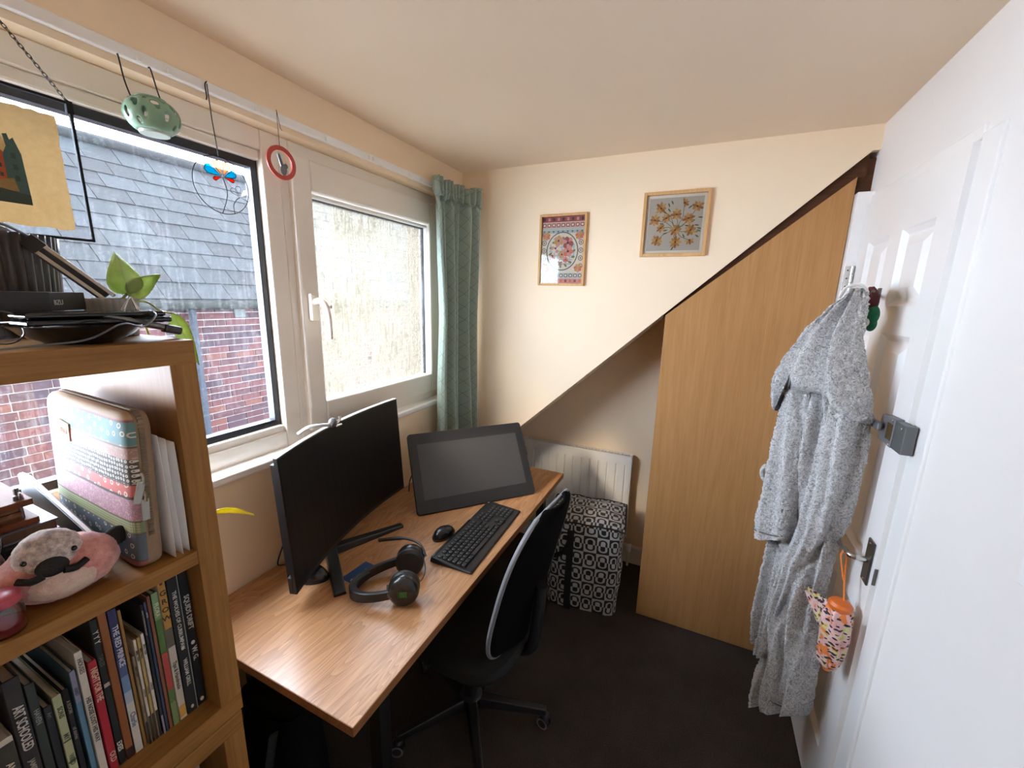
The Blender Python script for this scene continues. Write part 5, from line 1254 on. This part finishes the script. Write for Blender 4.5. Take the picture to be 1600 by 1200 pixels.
for sg in (0, 1):
    ring3(.022, .0012, 32, (.0 - sg*.056, .024)).build('lens_rim', dark_steel, t, smooth=True); mb = MB().prism([(0, -sg*.056+.021*math.cos(2*PI*k/24), .024+.021*sin(2*PI*k/24)) for k in range(24)], (.0012, 0, 0)); mb.build('lens', picture_glass, t)
MB().tube(smooth_path([(0, -.022, .028), (.004, -.028, .033), (0, -.034, .028)], 5), .0012, 6).build('bridge', dark_steel, t)
MB().tube(smooth_path([(0, .022, .030), (-.02, .026, .030), (-.09, .02, .024), (-.115, .02, .012)], 5), .0012, 6).build('temple_arm', dark_steel, t)
tag(MB().tube(smooth_path([(.462, .14, TZ+.003), (.455, .18, TZ+.005), (.463, .23, TZ+.010), (.466, .27, TZ+.030), (.455, .30, TZ+.024), (.43, .33, TZ+.040), (.40, .335, TZ+.046)], 6), .0014, 6).build('charging_cable', mat('grey_cable', (.10, .10, .10), .4), smooth=True), 'thin cable trailing over the rim of the black dish', 'cable')
t = thing('marker_pen', 'dark capped marker resting on the right rim of the dish', 'pen', (.415, .315, TZ+.024), 0, None, (math.radians(-16), 0, 0))
MB().tube([(0, -.05, .003), (0, .030, .003)], .0055, 10).build('barrel', dark_steel, t, smooth=True); mb = MB().box((-.009, .030, -.005), (.009, .055, .009)); mb.build('cap', mat('dark_brown_cap', (.03, .022, .018), .4), t, bevel=.003)
for k, (yy, tilt_) in enumerate(((.300, .35), (.320, -.25))):
    o = MB().tube([(0, 0, 0), (.002, tilt_*.03, .022)], [.003, .0008], 8).build('pen_tip', steel, smooth=True, loc=(.40, yy, TZ+.047)); tag(o, ['steel pen nib pointing up beside the glasses case hinge', 'steel pen nib leaning left next to the grey plant pot'][k], 'pen nib')
# ribbed pots
def ribbed(name, label, loc, r0, r1, h, ribs, m_, cat='pot', thick=.004):
    t = thing(name, label, cat, loc)
    mb = MB(); mb.grid(lambda u, v: (lerp(r0, r1, v)*(1+.022*math.cos(2*PI*u*ribs))*math.cos(2*PI*u), lerp(r0, r1, v)*(1+.022*math.cos(2*PI*u*ribs))*sin(2*PI*u), h*v), ribs*8, 6, True)
    mb.build('pot_wall', m_, t, smooth=True, solid=thick, ang=180); MB().lathe([(.001, .001), (r0*.98, .001), (r0*.98, .004)], 32).build('pot_base', m_, t)
    MB().lathe([(.001, h*.78), (r1*.94, h*.76)], 32, cap=False).build('soil', mat('dark_soil', (.03, .022, .015), .95, var=.4, vscale=100, bump=.8, bscale=90, bdist=.01), t); return t
ribbed('ribbed_planter', 'large dark ribbed planter at the left end of the bookcase top', (.185, .212, TZ), .082, .093, .162, 46, mat('dark_ribbed_ceramic', (.035, .028, .024), .35, var=.25, vscale=40))
tag(MB().tube(smooth_path([(.235, .12, TZ+.155), (.262, .17, TZ+.166), (.27, .20, TZ+.172), (.25, .23, TZ+.168), (.22, .25, TZ+.158)], 6), .006, 8, rz=.002).build('frayed_ribbon', mat('pale_ribbon', (.55, .50, .44), .8, var=.3, vscale=100), smooth=True), 'pale frayed ribbon draped over the rim of the dark planter', 'ribbon')
pt = ribbed('plant_pot', 'small grey ribbed pot holding a young heart-leaved plant', (.312, .3225, TZ), .027, .0345, .064, 26, mat('grey_ribbed_ceramic', (.28, .27, .25), .5, var=.1))
def leaf_mat(name, a, b):
    m, nt, p = base(name); nt.n.remove(p); out = nt.n['Material Output']; n = nt.noise(nt.coord(), 60, 3, .6); c = nt.mix(n, srgb(a), srgb(b))
    d = nt.node('ShaderNodeBsdfDiffuse'); r = nt.node('ShaderNodeBsdfTranslucent'); g = nt.node('ShaderNodeBsdfGlossy'); g.inputs['Roughness'].default_value = .3
    nt.l.new(c, d.inputs[0]); nt.l.new(c, r.inputs[0]); mx = nt.node('ShaderNodeMixShader'); mx.inputs[0].default_value = .5; nt.l.new(d.outputs[0], mx.inputs[1]); nt.l.new(r.outputs[0], mx.inputs[2])
    m2 = nt.node('ShaderNodeMixShader'); m2.inputs[0].default_value = .06; nt.l.new(mx.outputs[0], m2.inputs[1]); nt.l.new(g.outputs[0], m2.inputs[2]); nt.l.new(m2.outputs[0], out.inputs[0]); return m
lgreen, lyellow = leaf_mat('leaf_green', '#93ab52', '#cfd79a'), leaf_mat('leaf_yellow', '#c9b800', '#e6d416')
def leaf(name, basep, tip, width, sidev, m_, parent, curl=.15, heart=True):
    a, b, sv = Vector(basep), Vector(tip), Vector(sidev); L_ = (b-a).length; d = (b-a).normalized(); sv = (sv - d*sv.dot(d)).normalized(); nn_ = d.cross(sv)
    def fn(u, v):
        w_ = width*(sin(PI*min(1, v**.62))**.85)*(1-.25*v); x = (2*u-1)
        back = -.10*L_*abs(x)**1.5*(1-v)*(1 if heart else 0)
        return tuple(a + d*(L_*v+back) + sv*(x*w_/2) + nn_*(curl*width*(x*x-.3) + .10*L_*sin(PI*v)*-1 + .006*width*sin(14*v)))
    mb = MB(); mb.grid(fn, 12, 14); o = mb.build(name, m_, parent, smooth=True, solid=.0006)
    MB().tube([fn(.5, k/8) for k in range(9)], .0006, 5).build('leaf_vein', mat('pale_vein', '#b9c48a', .5), o); return o
pl_ = Vector((.312, .3225, TZ)); q = lambda x, y, z: tuple(Vector((x, y, z)) - pl_)
leaf('leaf', q(.310, .350, 1.655), q(.318, .336, 1.722), .052, (.3, 1, -.2), lgreen, pt, .35)
leaf('leaf', q(.312, .350, 1.654), q(.325, .392, 1.690), .040, (.2, -.6, 1), lgreen, pt, .3)
MB().tube(smooth_path([q(.312, .322, 1.632), q(.311, .336, 1.642), q(.310, .350, 1.656)], 5), .0022, 6).build('stem', mat('yellow_green_stem', '#9aa64a', .5), pt, smooth=True)
MB().tube(smooth_path([q(.33, .330, 1.634), q(.335, .360, 1.640), q(.33, .385, 1.622), q(.33, .405, 1.618)], 5), .0018, 6).build('stem', MATS['yellow_green_stem'], pt, smooth=True)
leaf('leaf', q(.33, .402, 1.619), q(.33, .436, 1.515), .030, (.4, .7, .3), lgreen, pt, .25, False)
MB().tube(smooth_path([q(.30, .330, 1.636), q(.27, .372, 1.630), q(.265, .392, 1.55), q(.265, .400, 1.40), q(.27, .405, 1.22), q(.29, .425, 1.175), q(.30, .448, 1.180)], 6), .0018, 6).build('trailing_stem', MATS['yellow_green_stem'], pt, smooth=True)
yl = leaf('leaf', q(.30, .444, 1.180), q(.30, .527, 1.128), .020, (.5, .35, .8), lyellow, pt, .25, False); yl['label'] = 'bright yellow fading leaf'
# hinged metal arm leaning against the planter
t = thing('folding_metal_arm', 'folded metal lamp arm leaning between the planter and the grey pot', 'lamp arm', (.318, .333, TZ+.064))
a, b = Vector((.0, -.012, .0)), Vector((-.04, -.082, .085)); d = (b-a).normalized(); sv = Vector((.3, .75, .6)); sv = (sv-d*sv.dot(d)).normalized(); nv_ = d.cross(sv)
def bar(o0, w_, h_, m_, nm, t0=0, t1=1):
    A_, B_ = a.lerp(b, t0)+o0, a.lerp(b, t1)+o0; vs = []
    for p in (A_, B_): vs += [tuple(p+sv*w_+nv_*h_), tuple(p-sv*w_+nv_*h_), tuple(p-sv*w_-nv_*h_), tuple(p+sv*w_-nv_*h_)]
    return MB().add(vs, [(0, 1, 2, 3), (7, 6, 5, 4), (0, 4, 5, 1), (1, 5, 6, 2), (2, 6, 7, 3), (3, 7, 4, 0)]).build(nm, m_, t, bevel=.0008, fixn=True)
bar(sv*.006, .003, .004, steel, 'upper_rail'); bar(-sv*.007, .003, .004, steel, 'lower_rail'); bar(Vector((0, 0, 0)), .004, .002, blackm, 'dark_channel', .05, .95); bar(-sv*.011, .0014, .004, blackp, 'rubber_edge', .1, 1)
bar(Vector((0, 0, 0)), .010, .005, blackp, 'hinge_block', .88, 1.06)
MB().tube(smooth_path([tuple(b+sv*.006), tuple(b+Vector((-.0, -.025, .022))), tuple(b+Vector((.02, -.065, .022))), tuple(b+Vector((.04, -.11, .012)))], 6), .0022, 6).build('spring_wire', dark_steel, t, smooth=True)

# ------------------------------------------------------------------ under the desk
t = thing('rucksack', 'black rucksack with pale flecked straps in the shadow under the desk', 'rucksack', (.24, .57, 0))
mb = MB(); mb.grid(lambda u, v: (.15*(abs(math.cos(2*PI*u))**.5)*(1 if math.cos(2*PI*u) > 0 else -1)*(1-.25*v**3), .075*(abs(sin(2*PI*u))**.6)*(1 if sin(2*PI*u) > 0 else -1)*(1-.2*v**3), .52*v), 40, 16, True); mb.build('pack_body', mat('black_nylon', (.004, .004, .004), .8, bump=.4, bscale=120, spec=.1), t, smooth=True)
mb = MB(); mb.ball((0, 0, .52), (.115, .058, .05)); mb.build('pack_lid', MATS['black_nylon'], t, smooth=True)
fleck = mat('white_flecked_strap', (.02, .02, .02), .8, var=.9, vscale=90)
for xx in (-.06, .08): MB().tube(smooth_path([(xx, -.07, .50), (xx, -.10, .36), (xx, -.095, .2), (xx, -.08, .06)], 5), .014, 8, rz=.005).build('strap', fleck, t, smooth=True)
MB().tube(smooth_path([(-.03, 0, .565), (0, 0, .60), (.03, 0, .565)], 5), .006, 6).build('grab_handle', webbing, t, smooth=True)
